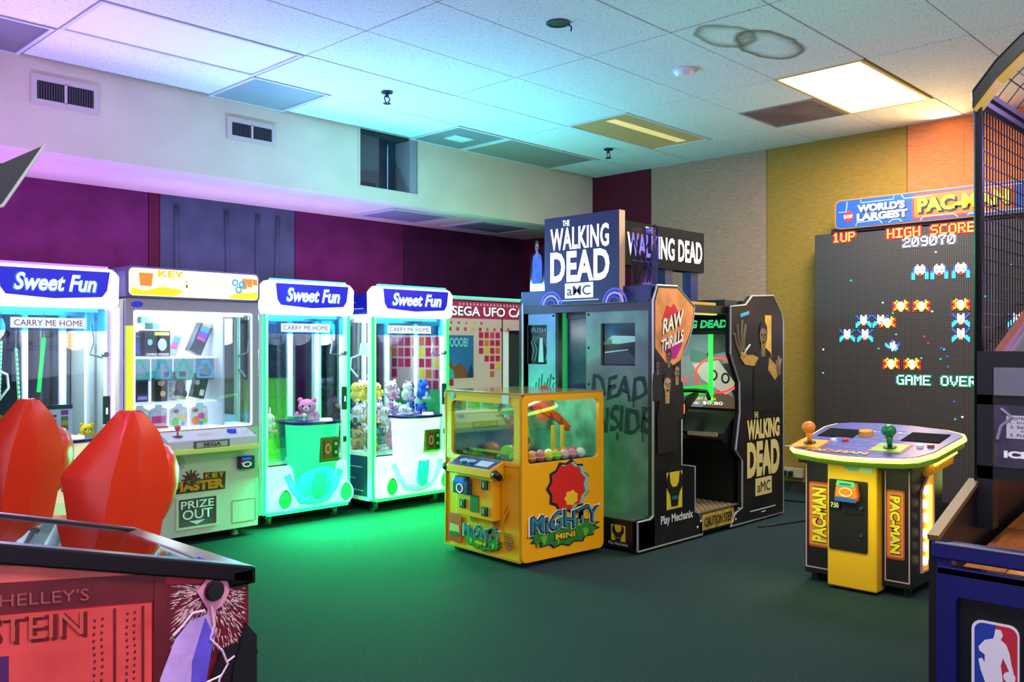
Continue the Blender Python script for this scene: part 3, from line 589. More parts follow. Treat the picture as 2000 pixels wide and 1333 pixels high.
text('lettering', 'START', (.42, .53, -.10, -.07), FZ(0, 0, .7115), M('joy_pink'), cpo, c=.004)
pl = obj('name_plate', B(T).box(.36, .60, .628, .676, .15, .156), M('plate_grey', '#5c5a58', .4), cpo)
obj('plate_inset', B(T).box(.375, .585, .636, .668, .156, .158), M('plate_pale', '#b8b4ac', .4), pl)
text('lettering', 'SEGA', (.42, .54, .641, .664), T, M('black_ink', '#101010', .5), pl, c=.158, bold=.03)
obj('speaker_grille', B(T).poly(ell(.335, .53, .045, .045), .0, .002), M('grille_beige', '#b2ac9c', .6), km)
for k in range(20):
    t = k*2.4; rr_ = .009*math.sqrt(k+.3)
    obj('speaker_hole', B(T).poly(ell(.335+rr_*math.cos(t), .53+rr_*math.sin(t), .003, .003, 6), .002, .003), M('hole_dark', '#56524c', .7), km)
rd = obj('card_reader', B(T).box(.735, .845, .455, .54, 0, .045), M('reader_navy', '#10163a', .3), km, bevel=.008)
obj('reader_screen', B(T).box(.75, .81, .515, .532, .045, .047), M('reader_blue', '#2038d0', .3, emit=.6), rd)
obj('reader_ring', B(T).ring(ell(.785, .487, .032, .018), ell(.785, .487, .024, .012), .045, .048), M('reader_white', '#dfe6f4', .3, emit=.3), rd)
obj('reader_light', B(T).ball((.748, .497, .045), .006, 8, 5), M('led_red', '#ff2020', .3, emit=2), rd)
obj('ticket_slot', B(T).box(.80, .862, .635, .69, 0, .02), M('slot_dark', '#3c3a20', .4), km, bevel=.004)
# key master badge
lg = quick('logo', T, [(.265, .335), (.65, .335), (.655, .45), (.50, .455), (.50, .415), (.265, .405)], M('km_logo_back', '#38240c', .5), km, .0005)
text('lettering', 'MASTER', (.29, .645, .345, .408), T, M('km_orange', '#d88a1c', .45), lg, c=.0025, bold=.06)
for s, c, x in (('K', '#d8781c', .51), ('E', '#c8a01c', .557), ('Y', '#e09020', .603)): text('lettering', s, (x, x+.040, .416, .448), T, M('kl'+s, c, .45), lg, c=.0025, bold=.06)
obj('wheel', B(T).ring(ell(.415, .42, .042, .042), ell(.415, .42, .028, .028), .003, .006), M('km_brown', '#5c3414', .5), lg)
for k in range(7):
    t = rad(30*k); obj('wheel_spoke', B(T).tube([(.415, .42, .005), (.415+.062*math.cos(t), .42+.062*math.sin(t), .005)], .005, 5), MC['km_brown'], lg)
obj('key_ring', B(T).ring(ell(.262, .365, .034, .044), ell(.262, .365, .017, .026), .002, .006), M('km_key', '#2c2c34', .4), lg)
po = obj('prize_door', B(T).rframe((.315, .60, .105, .31), (.33, .585, .12, .298), 0, .010, .006), M('km_door_trim', '#d6ceb8', .4), km)
obj('door_flap', B(T).box(.33, .585, .12, .298, .001, .004), M('door_smoke', '#5c5c5a', .3, noise=.3, ns=9), po)
for s, q in (('PRIZE', (.345, .57, .235, .285)), ('OUT', (.355, .56, .165, .228))):
    text('lettering', s, (q[0]-.008, q[1]+.008, q[2]-.006, q[3]+.006), T, M('door_grey', '#3a3a3a', .5), po, c=.0042, bold=.08)
    text('lettering', s, q, T, M('door_white', '#e4e4e0', .5), po, c=.0065, bold=.02)
quick('arrow', T, [(.40, .155), (.51, .155), (.455, .128)], MC['door_white'], po, .0045)
obj('service_door', B(T).rframe((.70, .875, .10, .25), (.704, .871, .104, .246), 0, .002, .004), M('km_seam', '#8e8a7e', .6), km)
for fx, fy in ((.12, .12), (.78, .12), (.12, .8), (.78, .8)):
    obj('foot', B().cyl((fx, fy, 0), (fx, fy, .03), .03, .022, n=12).cyl((fx, fy, .03), (fx, fy, .07), .01, n=8), M('grey_metal'), km)
# prizes inside, each a thing
def prize(x, z, w, h, d, yb, c, label, kind='box', extra=None, tilt=0):
    r = root('prize_'+kind, (2.27+x, 5.45+yb, z), label, kind if kind != 'tag' else 'toy pack', group='prizes in the key machine'); r.rotation_euler = (0, tilt, 0)
    m = M('prize'+c, c, .35, noise=.25, ns=25)
    obj('carton', B(T).box(-w/2, w/2, 0, h, -d, 0), m, r, bevel=.003)
    for q in (extra or []):
        shp, cc = q[0], q[1]; mm = M('pz'+cc, cc, .4, emit=.12)
        if shp == 'o': obj('print', B(T).poly(ell(*q[2:6], 14), .001, .003), mm, r)
        elif shp == 'r': obj('print', B(T).box(*q[2:6], .001, .003), mm, r)
        elif shp == 't': text('lettering', q[2], q[3], T, mm, r, c=.003)
        elif shp == 'tv': text('lettering', q[2], q[3], T, mm, r, c=.003, rot90=1)
    return r
prize(.118, 1.206, .148, .155, .08, .22, '#3a4668', 'slate blue boxed speaker at the left of the top prize row', extra=[('o', '#c8d4e8', .0, .05, .022, .025), ('r', '#3850b8', .02, .065, .02, .09), ('r', '#8a98b8', -.03, .06, .125, .13)])
prize(.28, 1.206, .17, .165, .09, .18, '#141a26', 'black speaker box with gold top in the top prize row', extra=[('o', '#6ab0e0', -.05, .09, .016, .02), ('o', '#9fb4cc', .03, .075, .03, .04), ('r', '#d8b850', -.02, .075, .135, .155), ('t', '#e8eef4', 'GAMING SPEAKER', (-.075, .075, .006, .020))])
prize(.40, 1.220, .07, .14, .06, .24, '#9aa49a', 'small grey phone box leaning in the top prize row', extra=[('r', '#3a8ad0', -.02, .02, .08, .12), ('r', '#b050c0', -.02, .02, .04, .08)], tilt=.35)
prize(.525, 1.228, .09, .20, .07, .16, '#3c4654', 'tall slate box with rainbow screen tilted at the right of the top row', extra=[('r', '#38a0e0', -.03, .03, .15, .19), ('r', '#7a50d8', -.03, .03, .11, .15), ('r', '#d850b0', -.03, .03, .09, .11), ('r', '#f0b060', -.03, .03, .19, .205)], tilt=.42)
KX = [.13, .275, .42, .56]
for k, (xx, c, l) in enumerate(zip(KX, ('#4cbcb0', '#36b0bc', '#40c0a4', '#30a8d0'), ('first teal lock shaped hanger from the left in the key machine', 'second teal lock shaped hanger from the left in the key machine', 'third green teal lock shaped hanger above the GX25 box', 'rightmost blue lock shaped hanger in the key machine'))):
    r = root('key_hanger', (2.27+xx, 5.45+.10, 1.062), l, 'hanger', group='lock shaped hangers')
    o_ = [(-.05, 0), (.05, 0), (.06, .02), (.06, .055), (.042, .075), (.03, .08), (.03, .105), (.015, .12), (-.015, .12), (-.03, .105), (-.03, .08), (-.042, .075), (-.06, .055), (-.06, .02)]
    i_ = [(a*.68, .012+b_*.70) for a, b_ in o_]
    obj('hanger_frame', B(T).ring(o_, i_, 0, .012), M('hang'+c, c, .35, emit=.2), r)
    obj('backing', B(T).box(-.068, .068, -.012, .128, -.008, -.004), GLASS('hang_glass', '#b8ccd4', .12, .2), r)
    obj('hook', B(T).tube([(0, .118, -.003), (0, .121, -.006), (0, .126, -.006)], .004, 5), M('grey_metal'), r)
prize(.11, .916, .07, .15, .07, .20, '#1c1a34', 'dark violet lit box under the first hanger', extra=[('o', '#8a30d8', -.01, .03, .02, .016)])
prize(.19, .916, .08, .15, .07, .20, '#4a4a78', 'purple grey box with white label under the hangers', extra=[('r', '#a898e0', -.03, .03, .015, .035), ('r', '#20243c', -.03, .03, .05, .13)])
prize(.295, .916, .07, .15, .07, .16, '#15161a', 'black figurine box with tan faces in the middle prize row', extra=[('o', '#d8a468', .0, .12, .025, .02), ('o', '#e0b878', .01, .05, .018, .02)])
prize(.40, .916, .125, .19, .06, .16, '#d8d8d2', 'white headset box printed GX25', extra=[('tv', '#20242a', 'GX25', (-.055, -.033, .03, .12)), ('o', '#2c2c30', .02, .085, .034, .055), ('o', '#d8d8d2', .02, .09, .025, .045), ('o', '#2c2c30', -.01, .05, .014, .018), ('o', '#2c2c30', .05, .045, .018, .022), ('r', '#9a9a94', -.05, .055, .008, .016)])
prize(.555, .928, .085, .16, .06, .18, '#14463a', 'dark green boxed accessory at the right of the middle row', extra=[('r', '#d8e8e0', .0, .03, .02, .06), ('o', '#c0d8d0', -.03, .10, .015, .018)], tilt=.25)
for (xx, c, l, ex) in ((.14, '#d4e2ec', 'blue toy pack on a hang tag in the bottom prize row', [('r', '#3a9ad8', -.03, .03, .05, .085), ('o', '#4ab0e0', .0, .02, .018, .016)]),
    (.26, '#d8dce6', 'pink and magenta toy pack in the bottom prize row', [('r', '#d83a90', -.045, .045, .03, .075), ('r', '#f0a0c8', -.015, .02, .04, .065)]),
    (.395, '#e6e6e0', 'green and yellow fidget toy pack in the bottom prize row', [('o', '#a85a3c', -.02, .10, .018, .014), ('o', '#60d030', -.025, .03, .022, .03), ('o', '#e8d040', .02, .055, .02, .022), ('o', '#50a8e0', .025, .02, .012, .014)]),
    (.535, '#ece8e4', 'toy pack with orange, magenta and blue circles in the bottom prize row', [('o', '#f08030', -.028, .035, .026, .028), ('o', '#e030a0', .012, .062, .022, .022), ('o', '#80d840', .035, .03, .018, .018), ('o', '#3090e0', .008, .017, .015, .014), ('o', '#a06048', -.03, .10, .02, .012)])):
    p = prize(xx, .751, .115, .115, .03, .12, c, l, 'tag', ex)
    obj('hang_tag', B(T).poly([(-.055, .113), (.055, .113), (.05, .122), (.025, .130), (.02, .148), (-.02, .148), (-.025, .130), (-.05, .122)], -.006, 0), M('tag_clear', '#cfe0ec', .3), p)
sh = root('toy_shovel', (2.27+.235, 5.45+.06, .755), 'orange plastic toy shovel on the key machine floor', 'toy')
obj('blade', B(FZ(0, 0, .0)).poly([(-.05, -.02), (.05, -.03), (.055, .02), (-.03, .025)], 0, .012), M('shovel_orange', '#f06a30', .35), sh, bevel=.003)
obj('handle', B().tube([(-.04, 0, .01), (-.075, 0, .045), (-.09, 0, .075)], .008), MC['shovel_orange'], sh)
# ------------------------------------------------------------------ ufo catcher
uf = root('ufo_catcher', (5.12, 5.75, 0), 'pale crane machine with pink square pattern behind the yellow mini machine', 'arcade machine')
UW, UD, UH = 1.05, .95, 1.70
UB = M('ufo_body', '#e6c4b8', .4); UE = M('ufo_edge', '#a4c8c4', .4); UT = M('ufo_trim', '#d8d4d0', .4)
obj('cabinet', B().box(0, UW, .02, UD, .06, .90), M('ufo_green', '#38c860', .4), uf)
obj('side_wall', B().box(0, .012, .02, UD, .9, UH-.02), UB, uf)
obj('back_wall', B().box(0, UW, UD-.02, UD, .9, UH), UB, uf)
obj('roof', B().box(-.01, UW+.01, .0, UD, UH-.02, UH), UT, uf, bevel=.006)
for fx in (.1, UW-.1):
    for fy in (.12, UD-.1): obj('foot', B().cyl((fx, fy, 0), (fx, fy, .065), .03, n=12), M('grey_metal'), uf)
obj('corner_post', B().box(-.03, .03, -.012, .03, .06, UH), UE, uf, bevel=.006)
obj('led_bar', B().box(.05, UW-.05, .0, .025, UH, UH+.014), M('led_bar_ufo', '#40e8a0', .4, emit=1.2), uf)  # another added bar, carrying the green header fill
obj('corner_post', B().box(UW-.03, UW+.03, -.012, .03, .06, UH), UE, uf, bevel=.006)
obj('perforated_strip', B(FX(-.03, 0, 0)).box(-.012, .012, .30, UH-.05, 0, .003), M('ufo_magenta', '#a03060', .4), uf)
for k in range(24): obj('strip_hole', B(FX(-.033, 0, 0)).poly(ell(0, .35+.028*k, .005, .005, 8), 0, .001), M('hole_black', '#15151a', .6), uf)
fpn = obj('front_board', B(T).box(.03, .69, .90, UH-.03, -.01, 0), UB, uf)
fp2 = obj('front_board', B(T).box(.70, UW-.03, 1.42, UH-.03, -.01, 0), UB, uf)
obj('board_seam', B(T).box(.69, .70, .90, UH-.03, -.01, .004), BLK, uf)
obj('inner_column', B(T).box(.72, .80, .9, 1.42, -.06, -.02), M('ufo_pale', '#d8e8dc', .4, emit=.15), uf)
obj('inner_dark', B(T).box(.80, UW-.03, .9, 1.42, -.08, -.06), M('ufo_inner_dark', '#2a3434', .5), uf)
quick('header_band', T, [(.03, UH-.18), (UW-.03, UH-.18), (UW-.03, UH-.03), (.03, UH-.03)], M('ufo_pink', '#c42c5c', .4), uf, .001)
for k in range(20): quick('header_dot', T, [(.16+.042*k, UH-.065), (.18+.042*k, UH-.065), (.18+.042*k, UH-.045), (.16+.042*k, UH-.045)], M('ufo_dot', '#f0b0c0', .4), uf, .003)
text('lettering', 'SEGA UFO CATCHER', (.075, 1.42, UH-.158, UH-.075), T, M('ufo_shadow', '#4a1428', .5), uf, c=.0032, d=.0003, bold=.05, warp=lambda a, b_: (min(a, UW-.032)+.006, b_-.005))
text('lettering', 'SEGA UFO CATCHER', (.075, 1.42, UH-.158, UH-.075), T, M('ufo_white', '#ffffff', .4, emit=.25), uf, c=.0042, d=.0004, bold=.02, warp=lambda a, b_: (min(a, UW-.032), b_))
SQ = ['#d02050', '#e04068', '#e88020', '#f0d020', '#c82038', '#e06a30', '#d84a70']
def squares(Tq, a0, b1, rows, par, s=.052, g=.07):
    for j, row in enumerate(rows):
        for i, ch in enumerate(row):
            if ch != '.': quick('pattern_square', Tq, [(a0+i*g, b1-j*g-s), (a0+i*g+s, b1-j*g-s), (a0+i*g+s, b1-j*g), (a0+i*g, b1-j*g)], M('sq'+ch, SQ[int(ch)], .4), par, .001)
squares(T, .40, 1.40, ['0010', '0204', '0305', '.044', '..03', '..5.'], fpn)
squares(T, .06, 1.49, ['1.0.2.3.0'], fpn, .02, .045)
squares(T, .04, 1.44, ['061302541'], fpn, .03, .09)
squares(FX(0, UD-.2, 0), .02, 1.45, ['1310506', '1602540', '2104306', '010.403', '0...350', '3....04'], uf, .075, .095)
squares(T, .04, .99, ['4'], fpn, .055, .07)
ps = obj('poster', B(T).box(.035, .33, 1.0, 1.37, .0, .006), M('poster_blue', '#2070a8', .5, noise=.3, ns=3), fpn)
text('lettering', 'OOOB!', (.045, .26, 1.27, 1.35), T, M('poster_mint', '#8ae8d0', .4), ps, c=.006, bold=.02)
quick('poster_hill', T, [(.035, 1.0), (.26, 1.0), (.24, 1.08), (.16, 1.13), (.09, 1.10), (.035, 1.16)], M('poster_brown', '#8a5030', .5), ps, .006)
quick('poster_palm', T, [(.25, 1.0), (.325, 1.0), (.325, 1.06), (.30, 1.12), (.275, 1.07)], M('poster_navy', '#103a5c', .5), ps, .0065)
quick('poster_sea', T, [(.035, 1.0), (.10, 1.0), (.09, 1.06), (.035, 1.10)], M('poster_teal', '#30b0a8', .5), ps, .008)
# ------------------------------------------------------------------ mighty mini crane
mm = root('mini_crane_machine', (3.70, 3.505, 0), 'short yellow mini crane machine with a large red print on its side', 'arcade machine', rad(-5))
MW, MD, MH = .675, .72, 1.0
YEL = M('mini_yellow', '#f5a810', .35, spec=.4); YED = M('mini_yellow_dark', '#c88a0c', .4)
LF = FX(0, MD, 0)       # control face (towards -X), u runs 0..MD
RF = FY(0, 0, 0)        # print face (towards -Y), u runs 0..MW
obj('plinth', B().box(.04, MW-.04, .04, MD-.04, 0, .035), BLK, mm)
obj('lower_cabinet', B().box(.004, MW-.004, .004, MD-.004, .03, .575), YEL, mm, bevel=.006)
obj('front_frame', B(LF).rframe((0, MD, .575, MH-.012), (.065, MD-.06, .60, .935), -.02, .004, .035), YEL, mm)
obj('side_frame', B(RF).rframe((0, MW, .03, MH-.012), (.045, MW-.04, .59, .952), -.02, .004, .035), YEL, mm)
obj('front_door', B(LF).rframe((.0, MD, .03, MH-.012), (.012, MD-.012, .042, MH-.03), -.004, .007, .006), YED, mm)
obj('back_wall', B().box(MW-.02, MW, 0, MD, .575, MH-.012).box(0, MW, MD-.02, MD, .575, MH-.012), M('mini_inner', '#d0b020', .5), mm)
obj('front_glass', B(LF).box(.06, MD-.055, .595, .94, -.014, -.010), GLASS('mini_glass', '#d0ffe0', .22), mm)
obj('side_glass', B(RF).box(.04, MW-.035, .585, .957, -.014, -.010), GLASS('mini_glass_b', '#f0fff4', .10), mm)
obj('top_panel', B().box(-.004, MW+.004, -.004, MD+.004, MH-.014, MH), M('mini_top', '#b89a4c', .12, .3), mm, bevel=.004)
lamp('mini_light', 'POINT', (4.05, 3.82, .93), 2.5, (.95, 1, .9), .06)
obj('inner_lamp', B().box(.1, MW-.1, .1, .13, MH-.03, MH-.016), M('tube_white'), mm)
# inside: floor, chute, gantry
obj('inner_floor', B().box(.02, MW-.02, .02, MD-.02, .575, .585), M('mini_floor', '#243a78', .5), mm)
obj('back_mural', B(FY(0, MD-.022, 0)).box(.02, MW-.02, .585, .75, 0, .003), M('mural_blue', '#1c3a9c', .5, noise=.5, ns=14), mm)
obj('back_mural', B(FX(MW-.022, MD, 0)).box(.02, MD-.02, .585, .97, 0, .003), M('mural_teal', '#58b8a0', .5, noise=.4, ns=9), mm)
bmr = [(.05, .97), (.12, .80), (.2, .86), (.3, .78), (.4, .84), (.5, .70), (.62, .62), (.62, .585), (.02, .585), (.02, .97)]
ob = M('mini_orange', '#f05a20', .4)
arm = obj('boom', B(FY(0, .22, 0)).poly([(.02, .90), (.20, .905), (.34, .87), (.50, .80), (.585, .735), (.60, .765), (.50, .85), (.36, .925), (.20, .95), (.02, .945)], -.015, .015), ob, mm)
for k in range(6): obj('boom_rib', B(FY(0, .205, 0)).tube([(.08+.085*k, .935-.009*k*k*.5, 0), (.10+.085*k, .90-.009*k*k*.5, 0)], .006, 5), M('boom_dark', '#b83c14', .4), arm)
obj('zigzag', B(FY(0, .2, 0)).tube([(.03, .88, 0), (.075, .80, 0), (.11, .88, 0)], .014, 6), ob, arm)
obj('white_rail', B().tube([(.03, .18, .86), (.30, .16, .945)], .010, 6), WHT, mm)
for a in (.44, .52): obj('post', B().cyl((a, .20, .585), (a, .20, .78), .014, n=10), M('mini_post', '#e8c020', .4), mm)
obj('claw_basket', B().cyl((.24, .26, .72), (.24, .26, .80), .05, .03, n=10).cyl((.24, .26, .8), (.24, .26, .93), .004, n=6), M('basket_green', '#7ad04c', .4), mm)
for t in range(0, 360, 60): obj('claw_finger', B().tube([(.24+.05*math.cos(rad(t)), .26+.05*math.sin(rad(t)), .73), (.24+.07*math.cos(rad(t)), .26+.07*math.sin(rad(t)), .68), (.24+.03*math.cos(rad(t)), .26+.03*math.sin(rad(t)), .63)], .005, 5), M('basket_gold', '#c8a040', .4), mm)
obj('turntable', B().cyl((.45, .36, .585), (.45, .36, .60), .13, n=22), M('turn_dark', '#1c1c20', .4), mm)
obj('inner_sign', B(FY(0, .42, 0)).poly(ell(.56, .90, .08, .12, 16), 0, .01), M('sign_coral', '#d86a4c', .5), mm)
obj('front_valance', B(FX(.03, MD, 0)).poly([(.06, .935), (.06, .86), (.12, .875), (.2, .89), (.35, .90), (.5, .885), (.6, .87), (.66, .86), (.66, .935)], 0, .004), M('valance_green', '#8cc428', .5, noise=.3, ns=30), mm)
obj('front_ridge', B(FX(.03, MD, 0)).poly([(.06, .60), (.06, .66), (.14, .632), (.22, .622), (.3, .632), (.4, .61), (.5, .62), (.58, .612), (.66, .62), (.66, .60)], 0, .004), M('ridge_violet', '#4c3464', .5), mm)
obj('front_stripe', B(FX(.06, MD, 0)).box(.18, .53, .63, .645, 0, .01), M('mini_post'), mm)
bc = ['#e83c50', '#f0d830', '#f07ab0', '#f48a3c', '#a8d838', '#f0eef0', '#e85a7a', '#f6b0c8']
bn = ['red', 'yellow', 'pink', 'orange', 'lime', 'white', 'crimson', 'blush']
for k in range(16):
    a = .065+.068*(k % 8); b_ = .065+.068*(k//8); ci = (k*3+k//8) % 8
    wx, wy = 3.70+a*math.cos(rad(-5))-b_*math.sin(rad(-5)), 3.505+a*math.sin(rad(-5))+b_*math.cos(rad(-5))
    o = root('prize_ball', (wx, wy, .5858), '%s prize ball %s in the yellow mini machine' % (bn[ci], 'in the front row behind the side glass' if k < 8 else 'in the back row of balls'), 'ball', group='prize balls in the mini machine')
    obj('shell', B().ball((0, 0, .032), .032, 12, 8), M('ball'+bc[ci], bc[ci], .35), o, smooth=True)
    obj('seam', B().ring(ell(0, 0, .033, .033, 16), ell(0, 0, .031, .031, 16), .030, .034), WHT, o)
for (wx, wy, c, l) in ((3.88, 3.93, '#e83a48', 'large red toy dome behind the front glass of the mini machine'), (3.84, 3.74, '#b8d84a', 'lime toy dome behind the front glass of the mini machine')):
    o = root('toy_dome', (wx, wy, .5855), l, 'toy'); obj('dome', B().ball((0, 0, .05), (.05, .06, .045), 14, 8), M('dome'+c, c, .4), o, smooth=True)
    obj('base_ring', B().cyl((0, 0, 0), (0, 0, .012), .055, n=16), M('dome_base', '#d8d0c0', .5), o)
# control box on the front
LS = FX(0, MD-.08, 0)
cbx = B(LF); cbx.poly([(.19, .25), (.54, .25), (.54, .50), (.19, .50)], 0, .06)
cb = obj('coin_box', cbx, YEL, mm, bevel=.006)
tray = B(); 
def lf(u, v, n): return LF @ Vector((u+.10, v, n*.62))
tray.add([lf(.05, .50, 0), lf(.47, .50, 0), lf(.47, .50, .12), (lf(.05, .50, .12)), lf(.05, .60, 0), lf(.47, .60, 0), lf(.47, .555, .17), lf(.05, .555, .17), lf(.05, .51, .17), lf(.47, .51, .17)],
         [(0, 1, 2, 3), (4, 7, 6, 5), (0, 4, 5, 1), (3, 2, 9, 8), (8, 9, 6, 7), (0, 3, 8, 7, 4), (1, 5, 6, 9, 2)])
tr = obj('control_tray', tray, YEL, mm, bevel=.004)
pn = B(); pn.add([lf(.07, .602, .01), lf(.45, .602, .01), lf(.45, .560, .16), lf(.07, .560, .16), lf(.07, .598, .01), lf(.45, .598, .01), lf(.45, .556, .16), lf(.07, .556, .16)], [(0, 1, 2, 3), (7, 6, 5, 4), (0, 4, 5, 1), (1, 5, 6, 2), (2, 6, 7, 3), (3, 7, 4, 0)])
pno = obj('control_panel', pn, M('mini_panel', '#283c8c', .2, noise=.5, ns=16), tr)
for u in (.17, .24): obj('panel_button', B().ball(tuple(lf(u, .583, .09)), (.03, .03, .012), 12, 6), M('panel_silver', '#9fc4d0', .3), pno, smooth=True)
obj('panel_label', B().add([lf(.30, .592, .05), lf(.42, .592, .05), lf(.42, .568, .14), lf(.30, .568, .14)], [(0, 1, 2, 3)]), M('panel_white', '#d0dcea', .4), pno)
for u0, u1 in ((.02, .055), (.465, .50)): obj('handle', B(LF).tube([((u0 if u0 < .1 else u1)+.10, .51, .06), ((u0 if u0 < .1 else u1)+.10, .545, .10)], .022, 10), M('black_plastic'), tr, smooth=True)
cd = obj('card_reader', B(LS).poly([(.12, .385), (.27, .385), (.27, .46), (.24, .49), (.14, .49), (.12, .46)], .06, .10), M('reader_steel', '#2c4868', .3), cb, bevel=.008)
obj('reader_screen', B(LS).box(.145, .235, .455, .478, .10, .102), M('reader_blue'), cd); obj('reader_ring', B(LS).ring(ell(.195, .42, .032, .028), ell(.195, .42, .026, .022), .10, .103), M('reader_white'), cd)
for (a, b_) in ((.36, .43), (.15, .295), (.36, .275)):
    c_ = obj('coin_slot', B(LS).box(a, a+.055, b_, b_+.055, .06, .07), M('black_plastic'), cb, bevel=.004)
    obj('slot_insert', B(LS).box(a+.015, a+.03, b_+.012, b_+.042, .07, .072), M('slot_silver', '#b8c0c4', .3, .5), c_)
obj('coin_return', B(LS).box(.25, .33, .285, .385, .06, .064), M('return_green', '#24401c', .5), cb)
obj('badge', B(LF).poly(ell(.08, .965, .025, .022), .007, .009), M('badge_aqua', '#58b8d0', .4), mm); obj('notice', B(LF).box(.56, .62, .935, .985, .007, .009), M('notice_grey', '#c0c8d0', .5), mm)
# prints
RED = M('mini_red', '#d8201c', .45); INK = M('mini_ink', '#101820', .5); LEAF = M('mini_leaf', '#2c7a2c', .5); LEAF2 = M('mini_leaf_b', '#6aa82c', .5); TEAL = M('mini_teal', '#2a7a94', .45); WP = M('mini_white', '#f4f4f0', .5)
quick('prize_door', LF, rr(.04, .175, .06, .235, .02), RED, mm, .008); quick('door_print', LF, [(.055, .12), (.16, .115), (.155, .165), (.06, .17)], M('door_tan', '#c89868', .5), mm, .010); quick('door_print', LF, [(.06, .09), (.16, .10), (.15, .125), (.065, .122)], M('door_leaf', '#244c20', .5), mm, .0105)
def mighty(Tq, a0, a1, b0, b1, par, z=.006):
    w, h = a1-a0, b1-b0
    lv = []
    n = 30
    for k in range(n):
        t = 2*PI*k/n; q = 1.0 if k % 2 else .82
        lv.append((a0+w/2+w*.54*q*math.cos(t), b0+h*.36+h*.46*q*math.sin(t)*(1 if math.sin(t) < 0 else .8)))
    quick('leaf_cluster', Tq, lv, INK, par, z); quick('leaf_cluster', Tq, [(a0+w/2+(a-a0-w/2)*.93, b0+h*.36+(b_-b0-h*.36)*.9) for a, b_ in lv], LEAF, par, z+.0015)
    for k in range(9):
        a = a0+w*(.05+.1*k); quick('leaf', Tq, [(a, b0+h*.30), (a+w*.05, b0+h*(.0+.05*(k % 3))), (a+w*.10, b0+h*.28), (a+w*.05, b0+h*.36)], LEAF2 if k % 2 else LEAF, par, z+.003)
    wp = lambda a, b_: (a, b_+(a-a0)/w*h*.10+.012*math.sin((a-a0)/w*18))
    text('lettering', 'MiGHTY', (a0-w*.02, a1+w*.02, b0+h*.36, b0+h*.92), Tq, WP, par, c=z+.005, d=.0005, bold=.085, warp=wp)
    text('lettering', 'MiGHTY', (a0, a1, b0+h*.38, b0+h*.90), Tq, INK, par, c=z+.007, d=.0005, bold=.055, warp=wp)
    text('lettering', 'MiGHTY', (a0+w*.012, a1-w*.012, b0+h*.42, b0+h*.87), Tq, TEAL, par, c=z+.009, d=.0005, bold=.012, warp=wp)
    text('lettering', 'MINI', (a0+w*.34, a0+w*.64, b0+h*.14, b0+h*.34), Tq, INK, par, c=z+.007, d=.0005, bold=.09)
    text('lettering', 'MINI', (a0+w*.35, a0+w*.63, b0+h*.16, b0+h*.32), Tq, M('mini_gold', '#f0c020', .45), par, c=z+.009, d=.0005, bold=.03)
mighty(RF, .055, .625, .10, .31, mm); mighty(LF, .20, .55, .06, .20, mm, .008)
# plain red splash print above the lettering
def splash(cx, cz, rx, rz_, n, q): return [(cx+rx*(1 if k % 2 else q)*math.cos(2*PI*k/n), cz+rz_*(1 if k % 2 else q)*math.sin(2*PI*k/n)) for k in range(n)]
quick('splash_print', RF, splash(.37, .435, .185, .165, 22, .86), INK, mm, .0045); quick('splash_print', RF, splash(.385, .435, .165, .148, 22, .86), M('splash_teal', '#7ac0b0', .5), mm, .006)
quick('splash_print', RF, splash(.362, .435, .155, .145, 22, .86), RED, mm, .0075); quick('splash_print', RF, splash(.39, .365, .06, .05, 14, .8), M('mini_gold', '#f0c020', .45), mm, .009)
for (a, b_) in ((.50, .37), (.50, .19), (.285, .215), (.62, .095)):
    for k in (-1, 0, 1): quick('footprint', LF, [(a+k*.022-.006, b_+.03), (a+k*.022+.006, b_+.03), (a+k*.03, b_+.075)], M('print_red', '#c0341c', .5), mm, .007)
    quick('footprint', LF, ell(a, b_+.015, .026, .024, 12), MC['print_red'], mm, .007)
for k in range(5): obj('claw_mark', B(LF).tube([(.58+.012*(k % 3), .24+.02*k, .008), (.60+.012*(k % 3), .29+.015*k, .008)], .002, 4), MC['print_red'], mm)
for k in range(24): quick('speaker_slot', LF, [(.575+.018*(k % 5), .115+.016*(k//5)), (.587+.018*(k % 5), .119+.016*(k//5)), (.587+.018*(k % 5), .124+.016*(k//5)), (.575+.018*(k % 5), .120+.016*(k//5))], INK, mm, .007)
# ------------------------------------------------------------------ walking dead cabinet
wd = root('shooter_cabinet', (4.44, 3.23, 0), 'large dark zombie shooter cabinet with square lit sign and open side', 'arcade machine')
SD = FY(0, 0, 0); EN = FX(.18, 1.15, 0)    # side face; rear end wall, u = 1.15 - y
ART = M('wd_art', '#121012', .4, noise=.5, ns=6); ART2 = M('wd_art_b', '#1a1410', .4, noise=.5, ns=5); BKL = M('wd_black', '#0b0c0f', .35); TRIM = M('wd_trim', '#b0b4b8', .3, .6)
p1 = [(0, .02), (.72, .02), (.72, .10), (.68, .165), (.63, .18), (.63, .48), (.475, .505), (.475, .95), (.47, 1.19), (.55, 1.30), (.60, 1.39), (.625, 1.53), (.42, 1.655), (.20, 1.65), (.16, 1.56), (.16, .22), (.13, .20), (.0, .20)]
p2 = [(1.08, .02), (1.845, .02), (1.845, 1.45), (1.82, 1.52), (1.69, 1.648), (1.375, 1.632), (1.285, 1.565), (1.08, 1.548), (1.08, 1.22), (1.20, 1.02), (1.205, .80), (1.15, .545), (1.24, .465), (1.24, .13), (1.14, .10)]
